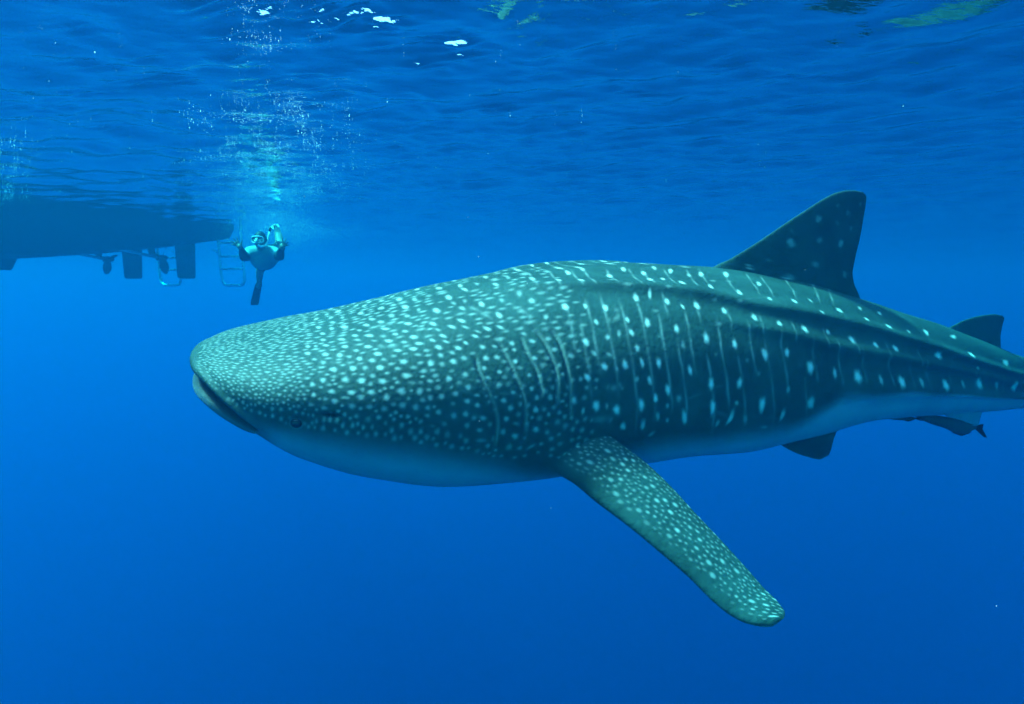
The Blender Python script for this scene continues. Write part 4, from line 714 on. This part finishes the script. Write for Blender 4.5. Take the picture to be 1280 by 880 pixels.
# ------------------------------------------------------------------ remoras under the tail
def remora(name, rows, Yd, fork, mat, label, sc):
    """rows: (x, z, half height, half width) in metres along the fish, head first"""
    r_ = np.array(rows); k = np.arange(len(r_)); t_ = np.linspace(0, len(r_) - 1, 48); q_ = [pchip(t_, k, r_[:, c]) for c in range(4)]
    a_ = np.linspace(0, 2 * math.pi, 24, endpoint=False)
    V = np.stack([q_[0][:, None] + 0 * a_, q_[3][:, None] * np.cos(a_), q_[1][:, None] + q_[2][:, None] * np.sin(a_)], -1)
    bm = bmesh.new(); rr_ = [[bm.verts.new(c_) for c_ in row] for row in V]
    for x_, y_ in zip(rr_, rr_[1:]):
        for j in range(24): bm.faces.new((x_[j], x_[(j + 1) % 24], y_[(j + 1) % 24], y_[j]))
    bm.faces.new(rr_[0][::-1]); bm.faces.new(rr_[-1])
    root = empty(name, Yd); bm_obj('body', bm, mat, root)
    def plate(nm, pts, th):
        b_ = bmesh.new(); b_.faces.new([b_.verts.new((x_, -th / 2, z_)) for x_, z_ in pts]); bmesh.ops.solidify(b_, geom=list(b_.faces), thickness=th); bm_obj(nm, b_, mat, root, False)
    x1, z1 = rows[-1][0], rows[-1][1]
    plate('tail_fin', [(x1 - .01 * sc, z1 + .010 * sc), (x1 + .035 * sc, z1 + fork[0] * sc), (x1 + .052 * sc, z1 + fork[0] * sc * .9), (x1 + .046 * sc, z1 - .012 * sc), (x1 + .085 * sc, z1 - fork[1] * sc), (x1 + .06 * sc, z1 - fork[1] * sc * .95), (x1 - .01 * sc, z1 - .010 * sc)], .006)
    m0 = rows[len(rows) // 2 + 1]
    plate('dorsal_fin', [(m0[0] - .10 * sc, m0[1] + m0[2] * .9), (m0[0] - .06 * sc, m0[1] + m0[2] + .016 * sc), (m0[0] + .05 * sc, m0[1] + m0[2] * .7)], .006)
    plate('ventral_fin', [(m0[0] - .12 * sc, m0[1] - m0[2] * .8), (m0[0] - .04 * sc, m0[1] - m0[2] - .020 * sc), (m0[0] + .04 * sc, m0[1] - m0[2] * .8)], .006)
    e_ = bmesh.new(); bmesh.ops.create_uvsphere(e_, u_segments=10, v_segments=8, radius=.006 * sc)
    for v_ in e_.verts: v_.co += Vector((.045 * sc, -rows[1][3] * .9, rows[1][1] + .004))
    bm_obj('eye', e_, eye_m, root)
    tag(root, label, 'fish', 'remoras under the tail'); return root
rem_m = material('remora_skin', (.035, .042, .05), .5, .25, .3, 25)
q = 4.85 / 853.333
rows = [(0, 0, .004, .006), (12 * q, -2.5 * q, 4 * q, .028), (22 * q, -4.5 * q, 6 * q, .036), (38 * q, -8 * q, 7.5 * q, .042), (56 * q, -14 * q, 9.5 * q, .040), (67 * q, -15.5 * q, 6.5 * q, .028), (74 * q, -15 * q, 3 * q, .014), (78 * q, -14.5 * q, 1.8 * q, .009)]
px2 = lambda px, py, Y_: (((px - 640) / 853.333) * Y_ / .99, Y_, -1.05 - (py - 350) / 853.333 * Y_)
remora('remora', rows, px2(1147, 522, 4.85), (.026, .075), rem_m, 'dark remora with a forked tail hanging under the anal fin of the shark', 1.0)
rows = [(0, 0, .004, .005), (10 * q, -.4 * q, 1.8 * q, .014), (24 * q, -.8 * q, 2.6 * q, .018), (34 * q, -1.0 * q, 1.8 * q, .012), (40 * q, -.8 * q, .8 * q, .005)]
remora('remora', rows, px2(1108, 524, 4.75), (.018, .030), rem_m, 'small slim remora pressed against the belly of the shark behind the pelvic fin', .6)

# ------------------------------------------------------------------ air bubbles and drifting specks
oct_v = np.array([(1, 0, 0), (-1, 0, 0), (0, 1, 0), (0, -1, 0), (0, 0, 1), (0, 0, -1)], float)
bm = bmesh.new(); bmesh.ops.create_icosphere(bm, subdivisions=1, radius=1); ico_v = np.array([v_.co[:] for v_ in bm.verts]); ico_f = np.array([[v_.index for v_ in f_.verts] for f_ in bm.faces]); bm.free()
oct_f = np.array([(0, 2, 4), (2, 1, 4), (1, 3, 4), (3, 0, 4), (2, 0, 5), (1, 2, 5), (3, 1, 5), (0, 3, 5)])
def balls(name, C, r, mat, shape='ico', flat=None):
    v0, f0 = (ico_v, ico_f) if shape == 'ico' else (oct_v, oct_f)
    sc = np.ones((len(C), 1, 3)) if flat is None else flat[:, None, :]
    V = (C[:, None, :] + v0[None] * r[:, None, None] * sc).reshape(-1, 3); F = (f0[None] + (np.arange(len(C)) * len(v0))[:, None, None]).reshape(-1, 3)
    return tag(link_mesh(name, np_mesh(name, V, F), mat), kind='stuff')
bub_m = material('air_bubble', (.9, .92, .92), .12, .6)
def surf(x_, y_): return SEA + wave_height(x_, y_, np.zeros_like(x_) + .03)
def patch(n_, ratio, spread, y0, y1, depth, r0, r1, clump=1.0):
    """bubbles lying in streaks just under the surface"""
    Yb = rng.uniform(y0, y1, n_ * 4); Xb = Yb * ratio + rng.normal(0, spread, n_ * 4) * Yb / 8
    keep = (np.sin(Yb * 5.1 + Xb * 2.2) + np.sin(Yb * 11.7 - Xb * 3.1 + 1) + .8 * np.sin(Xb * 17 + Yb * 3) > clump * .5) | (rng.uniform(size=n_ * 4) < .07)
    Xb, Yb = Xb[keep][:n_], Yb[keep][:n_]; rr_ = r0 + (r1 - r0) * rng.uniform(size=len(Xb))**3
    return np.stack([Xb, Yb, surf(Xb, Yb) - rr_ - depth * rng.uniform(size=len(Xb))**2], -1), rr_
B = [patch(3600, -.345, .48, 4.6, 10.5, .05, .001, .0045), patch(250, -.34, .25, 3.0, 4.6, .03, .001, .003, 1.6), patch(1300, -.74, .30, 5.5, 10.5, .04, .001, .005),
     patch(170, -.42, 2.6, 3.2, 8.5, .25, .0012, .0042, .0), patch(40, -.05, 3.0, 3.2, 8, .3, .001, .004, .0)]
C = np.concatenate([b_[0] for b_ in B]); r_ = np.concatenate([b_[1] for b_ in B])
balls('surface_bubbles', C, r_, bub_m)
def cloud(n_, c_, s_, r0, r1): return np.array(c_) + rng.normal(size=(n_, 3)) * np.array(s_), r0 + (r1 - r0) * rng.uniform(size=n_)**3
B = [cloud(15000, (-3.6, 10.5, -.26), (.36, .4, .22), .001, .004), cloud(4000, (-3.1, 10.7, -.30), (.45, .4, .06), .0008, .0025), cloud(5000, (-3.55, 10.2, -.10), (.20, 1.2, .10), .0008, .0035),
     cloud(3500, (-6.25, 14.6, -.68), (.24, .3, .20), .001, .0045), cloud(1500, (-4.0, 10.4, -.55), (.2, .3, .12), .0008, .003)]
C = np.concatenate([b_[0] for b_ in B]); r_ = np.concatenate([b_[1] for b_ in B]); ok = C[:, 2] < surf(C[:, 0], C[:, 1]) - .01
balls('bubble_cloud', C[ok], r_[ok], bub_m, 'oct')
Yb = rng.uniform(1.0, 7, 150); C = np.stack([Yb * rng.uniform(-.75, .75, 150), Yb, -1.05 + Yb * rng.uniform(-.58, .12, 150)], -1)
balls('drifting_specks', C, rng.uniform(.0004, .0011, 150), material('plankton', (.6, .62, .55), .8, .1), 'oct')
print('scene built')
